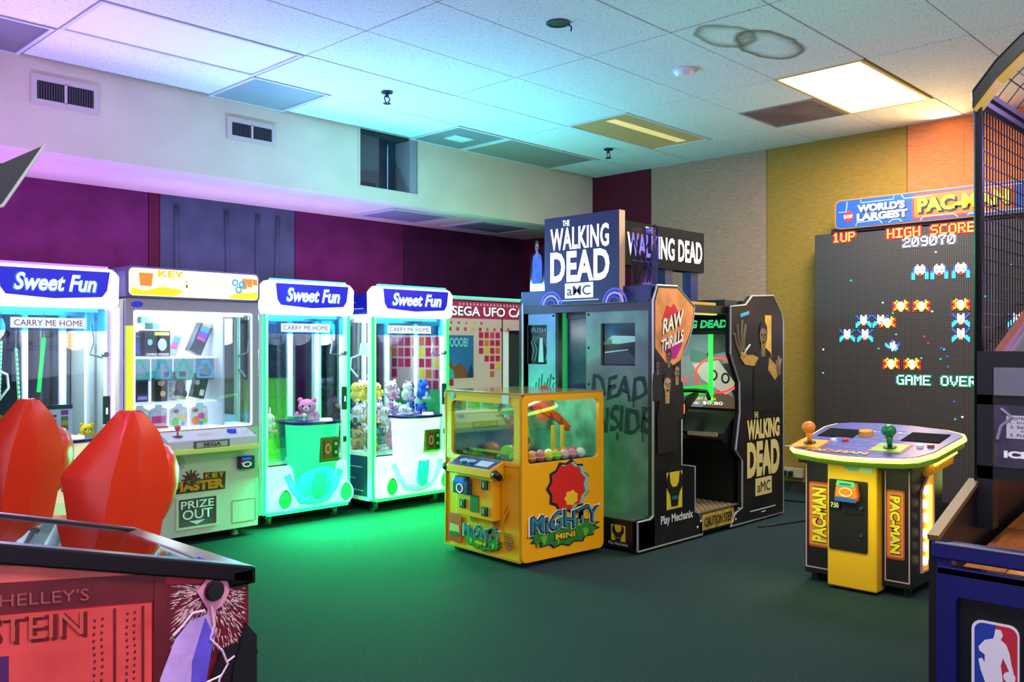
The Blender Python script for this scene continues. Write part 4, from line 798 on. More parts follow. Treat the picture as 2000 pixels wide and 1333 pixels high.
for q, y0 in ((0, 0), (1, 1.11)):
    a1 = obj('side_panel', B(FY(0, y0, 0)).poly(p1, -.04, 0), ART if not q else BKL, wd); a2 = obj('side_panel', B(FY(0, y0, 0)).poly(p2, -.04, 0), ART2 if not q else BKL, wd)
    for p, a in ((p1, a1), (p2, a2)): obj('edge_trim', B(FY(0, y0-.0, 0)).tube([(x_, z_, -.004) for x_, z_ in p]+[(p[0][0], p[0][1], -.004)], .008, 6), TRIM, a)
    if q == 0: S1, S2 = a1, a2
obj('platform', B().box(.05, 1.3, .04, 1.11, .02, .15), BKL, wd)
tp = obj('tread_plate', B().box(.18, 1.3, .03, 1.11, .15, .158), M('tread_gold', '#a8906a', .35, .7), wd)
for i in range(22):
    for j in range(9):
        x_, y_ = .60+.028*i, .06+.05*j+(.025 if i % 2 else 0)
        o = B().box(x_-.012, x_+.012, y_-.006, y_+.006, .158, .162)
        if i == 0 and j == 0: t0 = B()
        t0.add(o.v, o.f)
obj('tread_bumps', t0, M('tread_bump', '#d8c4a0', .3, .7), tp, kind='stuff')
st = quick('step_sign', SD, [(.715, .045), (1.12, .045), (1.12, .15), (.715, .15)], M('step_yellow', '#a8842c', .5, noise=.5, ns=12), wd, .0)
obj('step_board', B().box(.70, 1.12, .0, .04, .03, .15), BKL, wd)
text('lettering', 'CAUTION STEP', (.74, 1.09, .065, .13), SD, M('step_ink', '#1c160c', .5), st, c=.003, bold=.02)
for a, b_ in ((.66, .075), (.70, .11), (1.15, .10), (1.19, .13), (1.15, .06)): obj('bolt', B(SD).ball((a, b_, 0), (.010, .010, .005), 8, 4), TRIM, wd)
# rear end wall, door panels
STEEL = M('wd_steel', '#6c7672', .45, .35, noise=.35, ns=5)
def door(u0, u1, w0, w1, m, nm):
    p = obj(nm, B(EN).ring([(u0, .20), (u1, .20), (u1, 1.55), (u0, 1.55)], [(w0, 1.146), (w1, 1.146), (w1, 1.42), (w0, 1.42)], -.03, 0), m, wd)
    obj('window', B(EN).box(w0, w1, 1.146, 1.42, -.026, -.02), M('wd_window', '#101a20', .1), p); return p
dR = door(.595, 1.14, .72, .995, STEEL, 'door_panel'); dL = door(0, .325, .06, .245, M('wd_steel_b', '#6a86a0', .45, .3, noise=.3, ns=5), 'door_panel')  # left door steel coloured bluer for the blue light falling on it
quick('window_print', EN, [(.73, 1.29), (.80, 1.34), (.99, 1.335), (.99, 1.30), (.85, 1.285)], M('win_pale', '#a8bcc0', .3), dR, -.019); quick('window_print', EN, [(.73, 1.22), (.93, 1.235), (.99, 1.20), (.99, 1.155), (.73, 1.155)], M('win_slate', '#26343c', .3), dR, -.019)
quick('window_print', EN, [(.73, 1.30), (.79, 1.32), (.80, 1.285), (.73, 1.28)], M('win_green', '#4c7048', .4), dR, -.0175); quick('window_print', EN, [(.74, 1.225), (.93, 1.245), (.93, 1.252), (.74, 1.236)], M('win_pale'), dR, -.0175)
text('lettering', 'PUSH', (.085, .22, 1.37, 1.40), EN, M('win_blue', '#8098b8', .4), dL, c=-.019); quick('window_print', EN, [(.15, 1.16), (.20, 1.16), (.19, 1.33), (.165, 1.33)], M('win_pale'), dL, -.019)
for a in (.09, .12, .22): obj('window_vine', B(EN).tube([(a, 1.17, -.017), (a+.02, 1.25, -.017), (a-.005, 1.30, -.017), (a+.03, 1.34, -.017)], .003, 4), M('win_blue'), dL)
PNT = M('black_paint', '#15171a', .7)
wv = lambda a, b_: (a+.010*math.sin(b_*60), b_+.012*math.sin(a*31))
text('lettering', 'DEAD', (.645, 1.09, .93, 1.08), EN, PNT, dR, c=.0, d=.002, bold=.02, warp=wv); text('lettering', 'INSIDE', (.625, 1.12, .715, .885), EN, PNT, dR, c=.0, d=.002, bold=.02, warp=wv)
for (a, b_) in ((.67, .93), (.85, .715), (1.05, .72), (.98, .93)): obj('paint_drip', B(EN).tube([(a, b_, .001), (a+.003, b_-.04-.04*R.random(), .001)], .003, 4), PNT, dR)
for a, b_ in ((.615, 1.48), (.615, 1.26), (.615, 1.02), (.615, .6), (1.12, .5), (.305, 1.48), (.305, 1.05)): obj('bolt', B(EN).ball((a, b_, 0), (.010, .010, .006), 8, 4), M('bolt_dark', '#202428', .4, .5), wd)
for k in range(7): obj('grass_print', B(EN).tube([(.14+.025*k, .98, .001), (.145+.028*k, 1.02+.03*(k % 3), .001)], .004, 4), M('grass_teal', '#2a5a5c', .6), dL)
obj('rear_glass', B(EN).box(.325, .595, .95, 1.55, -.09, -.08), M('rear_smoke', '#284850', .15, noise=.4, ns=7), wd); obj('rear_fill', B(EN).box(.325, .595, .2, .95, -.06, -.03), BKL, wd)
obj('green_edge', B(EN).box(.335, .365, .98, 1.50, -.08, -.06), M('edge_green', '#28b060', .4, emit=.3), wd); obj('rear_sill', B(EN).box(.325, .595, .96, .985, -.08, .0), BKL, wd); obj('rear_sticker', B(EN).box(.42, .59, 1.485, 1.535, -.079, -.074), M('sticker_yellow', '#d8c828', .5, noise=.2, ns=40), wd)
obj('rear_arch', B(EN).poly([(.325, 1.55), (.325, 1.47), (.40, 1.452), (.52, 1.462), (.595, 1.49), (.595, 1.55)], -.078, -.070), BKL, wd)
bs = obj('base_block', B().box(0, .18, .0, 1.15, .02, .20), BKL, wd, bevel=.006); obj('base_cap', B().box(.0, .18, .04, 1.11, .20, .206), M('cap_steel', '#6a6c64', .4, .5), wd)
EB = FX(0, 1.15, 0)
quick('logo_plate', EB, [(.945, .065), (1.055, .065), (1.055, .165), (.945, .165)], M('pm_yellow', '#c8b024', .5), bs, .001)
def wrench(Tq, cx, cz, s, par, c):
    quick('wrench_print', Tq, [(cx-.30*s, cz+.52*s), (cx-.44*s, cz+.30*s), (cx-.46*s, cz+.02*s), (cx-.26*s, cz-.22*s), (cx-.18*s, cz-.62*s), (cx+.18*s, cz-.62*s), (cx+.26*s, cz-.22*s), (cx+.46*s, cz+.02*s), (cx+.44*s, cz+.30*s), (cx+.30*s, cz+.52*s), (cx+.24*s, cz+.14*s), (cx+.12*s, cz), (cx-.12*s, cz), (cx-.24*s, cz+.14*s)], M('wrench_ink', '#0c1014', .45), par, c)
    quick('wrench_print', Tq, [(cx-.2*s, cz-.30*s), (cx+.2*s, cz-.30*s), (cx+.18*s, cz-.40*s), (cx-.18*s, cz-.40*s)], M('wrench_teal', '#1c5a64', .4), par, c+.0016)
wrench(EB, 1.0, .12, .10, bs, .003)
text('lettering', 'Play Mechanix', (.925, 1.075, .035, .058), EB, M('pm_white', '#c8ccd0', .5), bs, c=.001)
lp = quick('logo_plate', SD, [(.30, .235), (.475, .235), (.475, .47), (.30, .47)], MC['pm_yellow'], S1, .001); wrench(SD, .3875, .375, .20, S1, .003)
text('lettering', 'Play Mechanix', (.235, .60, .135, .205), SD, M('pm_white'), S1, c=.001, bold=.02)
obj('lower_guard', B(SD).poly([(.19, .20), (.62, .185), (.62, .475), (.50, .495), (.47, .44), (.36, .475), (.19, .50)], -.002, .0008), BKL, S1)
# raw thrills art
quick('art_orange', SD, [(.175, 1.22), (.30, 1.12), (.45, 1.18), (.52, 1.29), (.585, 1.39), (.61, 1.525), (.42, 1.64), (.21, 1.635), (.175, 1.55)], M('rt_orange', '#d88a4c', .45, noise=.35, ns=7), S1, .0008)
quick('art_night', SD, [(.175, .95), (.46, .95), (.46, 1.18), (.38, 1.14), (.30, 1.16), (.175, 1.26)], M('rt_night', '#2c2030', .5, noise=.4, ns=8), S1, .0012)
LP_ = M('rt_lip', '#c81c34', .4); quick('lip_print', SD, [(.24, 1.42), (.30, 1.53), (.345, 1.515), (.375, 1.545), (.42, 1.50), (.46, 1.43), (.35, 1.46)], LP_, S1, .003); quick('lip_print', SD, [(.25, 1.27), (.33, 1.19), (.40, 1.195), (.47, 1.28), (.46, 1.35), (.38, 1.27), (.30, 1.26)], M('rt_magenta', '#b01c80', .4), S1, .003)
slant = lambda a, b_: (a+.10*(b_-1.38), b_+.30*(a-.36))
for d_, m_, bo in ((.005, INK, .10), (.0065, M('rt_cream', '#f4e4d0', .45), .03)):
    text('lettering', 'RAW', (.25, .475, 1.375, 1.475), SD, m_, S1, c=d_, d=.0003, bold=bo, warp=slant); text('lettering', 'THRILLS', (.24, .49, 1.265, 1.345), SD, m_, S1, c=d_, d=.0003, bold=bo, warp=slant)
# printed figures
def figure(Tq, x, z, h, skin, cloth, par, c=.003, wf=.42):
    w = h*wf; sk = M('skin'+skin, skin, .5, noise=.25, ns=40); cl = M('cloth'+cloth, cloth, .5, noise=.4, ns=20)
    quick('figure_print', Tq, [(x-w*.5, z), (x+w*.5, z), (x+w*.52, z+h*.45), (x+w*.42, z+h*.66), (x+w*.14, z+h*.72), (x-w*.14, z+h*.72), (x-w*.42, z+h*.66), (x-w*.52, z+h*.45)], cl, par, c)
    quick('figure_print', Tq, [(x-w*.10, z+h*.62), (x+w*.10, z+h*.62), (x+w*.12, z+h*.76), (x-w*.12, z+h*.76)], sk, par, c+.0008)
    quick('figure_print', Tq, [(x+w*.20*math.sin(t)*(1-.18*(math.cos(t) < -.2)), z+h*.86+h*.14*math.cos(t)) for t in [-2*PI*k/18 for k in range(18)]], sk, par, c+.0012)
    dk = M('figure_shade', '#1c1610', .6); hr = M('figure_hair', '#16120f', .7, noise=.4, ns=60)
    quick('figure_print', Tq, [(x-w*.205, z+h*.87), (x-w*.19, z+h*.96), (x-w*.08, z+h*1.015), (x+w*.08, z+h*1.015), (x+w*.19, z+h*.96), (x+w*.205, z+h*.87), (x+w*.15, z+h*.93), (x, z+h*.955), (x-w*.15, z+h*.93)], hr, par, c+.003)
    for q in (-1, 1): quick('figure_print', Tq, [(x+q*w*.04, z+h*.873), (x+q*w*.13, z+h*.880), (x+q*w*.13, z+h*.862), (x+q*w*.05, z+h*.858)][::q], dk, par, c+.003)
    quick('figure_print', Tq, [(x-w*.02, z+h*.825), (x+w*.025, z+h*.825), (x+w*.012, z+h*.865)], dk, par, c+.003)
    quick('figure_print', Tq, [(x-w*.07, z+h*.797), (x+w*.07, z+h*.797), (x+w*.045, z+h*.772), (x-w*.045, z+h*.772)][::-1], dk, par, c+.003)
    quick('figure_print', Tq, [(x+w*.10, z+h*.75), (x+w*.19, z+h*.82), (x+w*.195, z+h*.92), (x+w*.14, z+h*.84)], M('figure_half', '#3c3224', .6), par, c+.003)
figure(SD, .20, .93, .26, '#5c5448', '#1c1a1c', S1); figure(SD, .32, .95, .30, '#6a6054', '#201e20', S1); figure(SD, .41, .80, .36, '#9a7a54', '#1a1712', S1, .0045); figure(SD, .30, .60, .50, '#a88a60', '#15120d', S1, .0062)
# zombie on the far side panel
quick('art_doorway', SD, [(1.56, .98), (1.655, .98), (1.655, 1.50), (1.56, 1.50)], M('door_glow', '#c89a3c', .5, noise=.2, ns=8), S2, .0008)
figure(SD, 1.53, .80, .64, '#6a5c3c', '#120f0b', S2, .0025)
quick('figure_print', SD, [(1.20, 1.19), (1.27, 1.14), (1.40, 1.13), (1.46, 1.19), (1.38, 1.21), (1.30, 1.21), (1.22, 1.24)], M('sleeve', '#a07c34', .5, noise=.3, ns=20), S2, .0042); quick('figure_print', SD, [(1.62, 1.19), (1.72, 1.13), (1.76, 1.06), (1.70, 1.02), (1.60, 1.10)], MC['sleeve'], S2, .0042)
for (a, b_, a2, b2) in ((1.20, 1.22, 1.12, 1.36), (1.21, 1.24, 1.16, 1.42), (1.23, 1.25, 1.23, 1.46), (1.25, 1.24, 1.28, 1.43), (1.25, 1.20, 1.34, 1.28), (1.755, 1.06, 1.73, 1.17), (1.765, 1.06, 1.765, 1.20), (1.775, 1.06, 1.80, 1.18)): obj('finger_print', B(SD).tube([(a, b_, .002), ((a+a2)/2-.012, (b_+b2)/2, .002), (a2, b2, .002)], .010, 5), M('zombie_hand', '#6a5a44', .5), S2)
quick('sticker', SD, [(1.21, 1.475), (1.33, 1.50), (1.33, 1.525), (1.21, 1.50)], M('sticker_cyan', '#3c98b8', .5), S2, .001)
CRM = M('wd_cream', '#d0bc74', .5)
text('lettering', 'THE', (1.40, 1.46, .755, .80), SD, CRM, S2, c=.001, bold=.02); text('lettering', 'WALKING', (1.30, 1.78, .60, .745), SD, CRM, S2, c=.001, bold=.05); text('lettering', 'DEAD', (1.30, 1.78, .33, .585), SD, CRM, S2, c=.001, bold=.06)
ab = quick('logo_plate', SD, [(1.42, .19), (1.66, .19), (1.66, .315), (1.42, .315)], CRM, S2, .001); text('lettering', 'aMC', (1.445, 1.635, .215, .29), SD, INK, S2, c=.003, bold=0)
for k in range(2): obj('fine_print', B(SD).box(1.35+.16*k, 1.72-.15*k, .085-.022*k, .092-.022*k, 0, .001), M('pm_white'), S2)
# interior
obj('roof', B().box(.16, 1.84, .04, 1.11, 1.50, 1.55), BKL, wd); obj('far_wall', B().box(.18, 1.84, 1.08, 1.11, .15, 1.5), BKL, wd)
obj('screen_housing', B().box(1.33, 1.80, .04, 1.08, .15, 1.50), BKL, wd)
SX = FX(1.325, 1.08, 0)
scn = obj('game_screen', B(SX).box(.05, 1.035, .82, 1.36, 0, .006), M('screen_base', '#8a9490', .25, emit=.32, ecol='#8a9490', noise=.2, ns=4), wd)
ED = lambda n, c='#ffffff', e=.5: M('scr_'+n, c, .3, emit=e)
for pts, n, c in (([(.05, 1.18), (1.035, 1.22), (1.035, 1.36), (.05, 1.36)], 'sky', '#6c848c'), ([(.60, 1.25), (.85, 1.20), (.90, 1.12), (.6, 1.16)], 'hill', '#50786c'), ([(.74, 1.20), (1.035, 1.26), (1.035, 1.36), (.80, 1.36)], 'roof', '#2c3430'), ([(.62, 1.14), (.84, 1.17), (1.0, .98), (.90, .92), (.70, 1.03)], 'paper', '#d0ccb4'), ([(.86, 1.14), (1.035, 1.17), (1.035, .86), (.98, .88)], 'dark', '#282c28'), ([(.70, .82), (1.035, .82), (1.035, .88), (.84, .95)], 'road', '#6c5c48')):
    quick('screen_image', SX, pts, ED(n, c, .35), scn, .006+.0005*len(n))
for cx, cz in ((.80, 1.06), (.90, 1.04)): obj('screen_sketch', B(SX).ring(ell(cx, cz, .035, .04), ell(cx, cz, .022, .026), .010, .0115), ED('ink', '#20241c', .05), scn)
obj('screen_circle', B(SX).ring(ell(.83, 1.06, .19, .135, 32), ell(.83, 1.06, .172, .120, 32), .012, .014), ED('red', '#e0403c', .9), scn)
obj('screen_beam', B(SX).box(.76, .80, .86, 1.36, .014, .015), ED('green', '#20f040', 1.1), scn); quick('screen_image', SX, [(.50, .90), (.76, .92), (.76, .99), (.50, .96)], ED('green2', '#28c838', .7), scn, .013)
text('lettering', 'INSERT COIN', (.60, .82, .875, .895), SX, ED('yel', '#d8e020', 1), scn, c=.014); text('lettering', '1 is: $0.80', (.58, .88, .84, .866), SX, ED('wht', '#f0f0e8', 1), scn, c=.014); text('lettering', 'ABLE', (.35, .58, 1.0, 1.04), SX, ED('red'), scn, c=.014)
hs = obj('screen_header', B(SX).box(.02, 1.05, 1.385, 1.50, .0, .05), BKL, wd); text('lettering', 'THE WALKING DEAD', (.12, .94, 1.405, 1.465), SX, M('hd_green', '#38c878', .4, emit=.6), hs, c=.05, bold=.05, shear=.15)
obj('top_light', B().box(.7, 1.1, .12, .16, 1.49, 1.499), M('top_light', '#d8b860', .4, emit=1), wd)
ds = B(FY(0, .06, 0)); ds.poly([(1.325, .15), (1.325, .81), (1.25, .79), (1.08, .66), (1.06, .62), (1.12, .58), (1.20, .50), (1.22, .15)], -1.0, 0); dso = obj('dashboard', ds, BKL, wd)
obj('dash_label', B().box(1.065, 1.075, .10, .34, .635, .665), M('dash_cream', '#b0a070', .5), dso)
for yy, gg in ((.36, 0), (.80, 1)):
    g = obj('crossbow_stock', B(FY(0, yy, 0)).poly([(.92, .70), (.98, .69), (1.05, .80), (1.20, .90), (1.22, .94), (1.05, .90), (.95, .83)], -.022, .022), M('gun_black', '#15161a', .35), wd, bevel=.006)
    obj('crossbow_limb', B().tube([(1.08, yy-.19, .90), (1.16, yy-.12, .945), (1.19, yy, .95), (1.16, yy+.12, .945), (1.08, yy+.19, .90)], .014, 6), M('gun_black'), g, smooth=True)
    obj('crossbow_glow', B().box(.97, 1.02, yy-.03, yy+.03, .79, .86), M('gun_orange', '#f05a18', .4, emit=1.2), g, bevel=.006); obj('crossbow_cable', B().tube([(.98, yy, .70), (1.02, yy-.02, .62), (1.10, yy-.03, .60)], .010, 6), M('gun_black'), g)
# topper
SG = FX(.12, .868, 1.55); NV = M('sign_navy', '#0a0e34', .5, emit=.05, ecol='#1418a0')
sg = obj('square_sign', B(SG).box(0, .634, 0, .59, -.06, 0), M('sign_edge', '#d8a878', .5, emit=.12), wd); obj('sign_face', B(SG).box(0, .634, 0, .59, 0, .004), NV, sg)
LIT = M('sign_lit', '#ffffff', .4, emit=1.1)
text('lettering', 'THE', (.165, .225, .525, .563), SG, LIT, sg, c=.004, bold=.02); text('lettering', 'WALKING', (.055, .555, .365, .515), SG, LIT, sg, c=.004, bold=.025, space=1.06); text('lettering', 'DEAD', (.055, .56, .15, .355), SG, LIT, sg, c=.004, bold=.035, space=1.06)
quick('logo_plate', SG, [(.185, .04), (.425, .04), (.425, .14), (.185, .14)], M('amc_plate', '#f0f0f4', .4, emit=.45), sg, .004); text('lettering', 'aMC', (.205, .405, .058, .122), SG, INK, sg, c=.007, bold=.008)
obj('fine_print', B(SG).box(.13, .47, .022, .030, .004, .005), M('pm_white'), sg)
for cx in (.06, .60):
    for k, q in enumerate((.10, .075, .05)): obj('gear_print', B(SG).ring([(a, max(b_, .002)) for a, b_ in ell(cx, -.005, q, q, 24)], [(a, max(b_, .001)) for a, b_ in ell(cx, -.005, q-.014, q-.014, 24)], .004+.001*k, .0055+.001*k), M('gear_violet%d' % k, ('#4a3cc8', '#8a8af0', '#3020a0')[k], .4, emit=.35), sg)
obj('topper_base', B().box(.16, .34, .02, 1.13, 1.55, 1.655), M('topper_navy', '#101c50', .4, emit=.03), wd, bevel=.004)
CV = GLASS('clear_violet', '#a09cd8', .10, .1); CT = FX(.25, 1.15, 1.655)
c2 = obj('clear_topper', B(CT).poly([(.03, 0), (.30, 0), (.30, .34), (.20, .355), (.10, .30), (.03, .27)], 0, .008), CV, wd); cl = obj('clear_topper', B(CT).poly([(.92, 0), (1.13, 0), (1.13, .36), (.92, .38)], 0, .008), CV, wd)
figure(CT, .10, .06, .30, '#8a6a60', '#2a4a9c', c2, .009, .3); figure(CT, 1.105, .0, .38, '#9a5a50', '#2a2c58', cl, .009, .13)
for k in range(6):
    a = .94+.025*k; obj('branch_print', B(FX(.25, 1.15, 1.655)).tube([(a, .02, .01), (a+.03*math.sin(k*2), .10, .01), (a-.02*math.cos(k*3), .20, .01), (a+.03*math.sin(k*5), .30, .01)], .004, 4), INK, cl)
sm = obj('side_marquee', B(FY(.21, .27, 1.80)).box(0, .96, 0, .285, -.10, 0), M('marq_black', '#0a0908', .8, spec=.2), wd); MQ = FY(.21, .27, 1.80)
text('lettering', 'THE', (.24, .33, .225, .265), MQ, LIT, sm, c=.001, bold=.02); text('lettering', 'WALKING DEAD', (.04, .93, .06, .215), MQ, LIT, sm, c=.001, bold=.025, space=1.05); obj('fine_print', B(MQ).box(.10, .40, .030, .036, 0, .001), M('pm_white'), sm)
for a in (.5, .82): obj('marquee_post', B().box(.21+a, .21+a+.09, .29, .36, 1.55, 1.80), M('topper_navy'), wd)
obj('rear_hood', B().box(1.10, 1.80, .06, 1.09, 1.55, 1.60), M('hood_dark', '#12161c', .4), wd, bevel=.006); obj('hood_strip', B().box(.62, 1.05, .10, .14, 1.55, 1.575), M('hood_gold', '#b09440', .5), wd)
lamp('wd_sign_light', 'POINT', (4.05, 4.45, 1.72), 7, (.10, .14, 1), .15); lamp('wd_screen_light', 'POINT', (5.45, 3.75, 1.2), 1.6, (.6, 1, .7), .15)
# ------------------------------------------------------------------ giant LED game screen
gs = root('giant_game_screen', (7.12, 3.376, 0), 'huge LED game screen with pixel aliens and a blue maze marquee', 'arcade machine')
SW = 1.96; GT = FX(0, 0, 0)       # u = distance to the right of the screen's left edge, v = height
def led_mat():
    m = M('led_wall', '#14141a', .6, emit=.10); nt = m.node_tree; b = nt.nodes['Principled BSDF']
    tc = nt.nodes.new('ShaderNodeTexCoord'); sp = nt.nodes.new('ShaderNodeSeparateXYZ'); nt.links.new(tc.outputs['Object'], sp.inputs[0]); o_ = []
    for ax in ('Y', 'Z'):
        a = nt.nodes.new('ShaderNodeMath'); a.operation = 'MULTIPLY'; a.inputs[1].default_value = 2*PI/.0165
        s = nt.nodes.new('ShaderNodeMath'); s.operation = 'SINE'; g = nt.nodes.new('ShaderNodeMath'); g.operation = 'GREATER_THAN'; g.inputs[1].default_value = .62
        nt.links.new(sp.outputs[ax], a.inputs[0]); nt.links.new(a.outputs[0], s.inputs[0]); nt.links.new(s.outputs[0], g.inputs[0]); o_.append(g)
    mx = nt.nodes.new('ShaderNodeMath'); mx.operation = 'MAXIMUM'; nt.links.new(o_[0].outputs[0], mx.inputs[0]); nt.links.new(o_[1].outputs[0], mx.inputs[1])
    c = nt.nodes.new('ShaderNodeMixRGB'); c.inputs[1].default_value = rgb('#1a1514'); c.inputs[2].default_value = rgb('#463e3a')
    nt.links.new(mx.outputs[0], c.inputs[0]); nt.links.new(c.outputs[0], b.inputs['Base Color']); nt.links.new(c.outputs[0], b.inputs['Emission Color'])
    return m
obj('housing', B().box(.01, .235, -SW, 0, .06, 2.20), BLK, gs)
face = obj('led_panel', B(GT).box(0, SW, .10, 2.20, -.012, 0), led_mat(), gs)
obj('plinth', B().box(-.05, .235, -SW+.05, -.05, 0, .10), BLK, gs)
FONT = {'0': '01110 10011 10101 10101 11001 10001 01110', '1': '00100 01100 00100 00100 00100 00100 01110', '2': '01110 10001 00001 00110 01000 10000 11111', '7': '11111 10001 00010 00100 00100 00100 00100', '9': '01110 10001 10001 01111 00001 00001 01110',
        'A': '01110 10001 10001 11111 10001 10001 10001', 'C': '01111 10000 10000 10000 10000 10000 01111', 'E': '11111 10000 10000 11110 10000 10000 11111', 'G': '01111 10000 10000 10011 10001 10001 01111', 'H': '10001 10001 10001 11111 10001 10001 10001',
        'I': '11111 00100 00100 00100 00100 00100 11111', 'M': '10001 11011 10101 10101 10001 10001 10001', 'O': '01110 10001 10001 10001 10001 10001 01110', 'P': '11110 10001 10001 11110 10000 10000 10000', 'R': '11110 10001 10001 11110 10100 10010 10001',
        'S': '01111 10000 10000 01110 00001 00001 11110', 'U': '10001 10001 10001 10001 10001 10001 01110', 'V': '10001 10001 10001 10001 01010 01010 00100', ' ': '00000 '*7}
def pixtext(s, a0, b0, m, halo, pw=.0109, ph=.0105):
    for w_ in s.split(' '):
        k0 = s.index(w_); b = B(GT); bh = B(GT)
        for k, ch in enumerate(w_):
            for j, row in enumerate(FONT[ch].split()):
                for i, c in enumerate(row):
                    if c == '1':
                        x_, z_ = a0+((k0+k)*6+i)*pw, b0+(6-j)*ph
                        b.box(x_, x_+pw*1.04, z_, z_+ph*.96, .004, .006); bh.box(x_-pw*1.1, x_+pw*2.1, z_-ph*.8, z_+ph*1.8, .0005, .002+.0001*((i+j) % 3))
        o = obj('pixel_word', b, m, face); obj('letter_halo', bh, halo, o)
E_ = lambda n, c, e: M('px_'+n, c, .4, emit=e)
HR, HW, HG = E_('hr', '#a00c06', .8), E_('hw', '#55555e', .35), E_('hg', '#0a5a48', .5)
pixtext('1UP', .155, 2.125, E_('or', '#ffb040', 1.6), HR); pixtext('HIGH SCORE', .597, 2.120, MC['px_or'], HR); pixtext('209070', .719, 2.042, E_('wh', '#ffffff', 1.8), HW); pixtext('GAME OVER', .672, .975, E_('mint', '#b0fff0', 1.7), HG)
# generic pixel aliens: one letter = one colour
SPR = {'a': ['...w..w...', '..wwwwww..', '.bwwwwwwb.', '.bwbwwbwb.', 'bbwwwwwwbb', 'cc.wrrw.cc', 'cc..rr..cc', 'cc......cc', 'cc......cc'],
       'b': ['..y....y..', 'ry.yww.yyr', 'rrywwwwyrr', '.ryowwoyr.', 'rrywwwwyrr', 'ry.owwo.yr', 'r...yy...r'],
       'c': ['b..w..w..b', '.b.wwww.b.', '..bwwwwb..', '...wwww...', '.ccwoowcc.', 'ccc.ww.ccc', 'cc..rr..cc', 'c........c'],
       'd': ['....b.....', '...bbw....', 'c..www..b.', 'cc.wwwwbb.', '.ccwwwwb..', '..bbwwcc..', '....wbc...']}
SC = {'w': E_('w', '#f4ffff', 1.8), 'b': E_('b', '#2a50ff', 1.3), 'c': E_('c', '#30c8ff', 1.3), 'r': E_('r', '#ff2818', 1.3), 'y': E_('y', '#ffd020', 1.4), 'o': E_('o', '#ff8a20', 1.3)}
KEYS = list(SC); MT = [SC[k] for k in KEYS]
def sprite(kind, a, v, px=.0125):
    b = B(GT); g = SPR[kind]
    for j, row in enumerate(g):
        for i, c in enumerate(row):
            if c != '.': b.m = KEYS.index(c); b.box(a+(i-5)*px, a+(i-4)*px*.999+px*.0, v+(len(g)/2-j-1)*px, v+(len(g)/2-j)*px*.999, .003, .005)
    obj('alien_sprite', b, MT, face)
def sc_uv(px, py):     # measured from the photo: position on the screen plane
    return px, py
for k, a, v in (('a', .846, 1.842), ('a', .988, 1.838), ('a', 1.140, 1.838), ('b', .703, 1.587), ('b', .857, 1.584), ('b', 1.14, 1.584), ('c', .41, 1.473), ('c', .545, 1.471), ('b', .60, 1.462), ('c', 1.14, 1.466), ('c', .276, 1.36), ('c', .422, 1.358), ('c', 1.14, 1.355), ('d', .644, 1.28), ('b', .629, 1.137), ('b', .788, 1.137), ('c', 1.52, 1.46), ('c', 1.52, 1.352)): sprite(k, a, v)
for k in range(46):
    a, v = R.uniform(.03, SW-.03), R.uniform(.3, 2.0); m = [SC['w'], SC['b'], SC['c'], SC['r'], E_('gr', '#20d070', 1.2)][k % 5]
    obj('star_pixel', B(GT).box(a, a+.012, v, v+.010, .002, .004), m, face)
# marquee
MQT = FX(-.03, 0, 0)
mq = obj('marquee', B(MQT).poly(rr(.185, 2.45, 2.225, 2.46, .045), -.09, 0), M('mq_orange_edge', '#d87a28', .4, emit=.15), gs); mf = obj('marquee_face', B(MQT).poly(rr(.195, 2.44, 2.232, 2.452, .04), 0, .004), M('mq_blue', '#244c9c', .4, emit=.12), mq)
obj('marquee_bracket', B().box(.0, .12, -2.2, -.14, 2.19, 2.235), BLK, gs)
LB = M('mq_line', '#8ab8f0', .4, emit=.35)
for pts in ([(.22, 2.36), (.28, 2.36), (.29, 2.44)], [(.36, 2.24), (.37, 2.265), (.55, 2.27), (.57, 2.24)], [(.40, 2.445), (.40, 2.42), (.66, 2.42), (.66, 2.445)], [(.72, 2.445), (.74, 2.415), (.95, 2.415)], [(.86, 2.235), (.88, 2.262), (1.10, 2.262), (1.13, 2.235)], [(1.2, 2.235), (1.2, 2.25), (1.6, 2.25)], [(.62, 2.24), (.65, 2.262), (.70, 2.262), (.72, 2.24)], [(1.3, 2.44), (1.3, 2.43), (1.7, 2.43), (1.72, 2.445)]): obj('maze_line', B(MQT).tube([(a, b_, .004) for a, b_ in pts], .005, 5), LB, mf)
obj('badge', B(MQT).poly(ell(.30, 2.32, .04, .045), .004, .007), M('mq_red', '#b83028', .4, emit=.2), mf); text('lettering', 'RAW', (.265, .335, 2.305, 2.335), MQT, WP, mf, c=.007, bold=.03)
DK = M('mq_dark', '#1c2a4c', .5)
for s, q in (("WORLD'S", (.375, .745, 2.345, 2.405)), ('LARGEST', (.37, .765, 2.275, 2.335))): text('lettering', s, (q[0]+.008, q[1]+.01, q[2]-.008, q[3]-.004), MQT, DK, mf, c=.0045, bold=.07); text('lettering', s, q, MQT, M('mq_cream', '#fff0d0', .4, emit=.5), mf, c=.0075, d=.0005, bold=.05)
quick('name_plate', MQT, rr(.80, 1.515, 2.245, 2.44, .03), M('mq_red'), mf, .004); np_ = quick('name_plate', MQT, rr(.813, 1.502, 2.257, 2.428, .025), M('mq_orange', '#e0641c', .4, emit=.15), mf, .006)
text('lettering', 'PAC-MAN', (.848, 1.488, 2.278, 2.396), MQT, INK, mf, c=.0085, d=.0005, bold=.09); text('lettering', 'PAC-MAN', (.84, 1.474, 2.295, 2.405), MQT, M('mq_yellow', '#ffd820', .4, emit=.7), mf, c=.0105, d=.0005, bold=.045)
text('lettering', 'AND', (1.57, 1.80, 2.30, 2.40), MQT, MC['mq_cream'], mf, c=.0045, bold=.05)
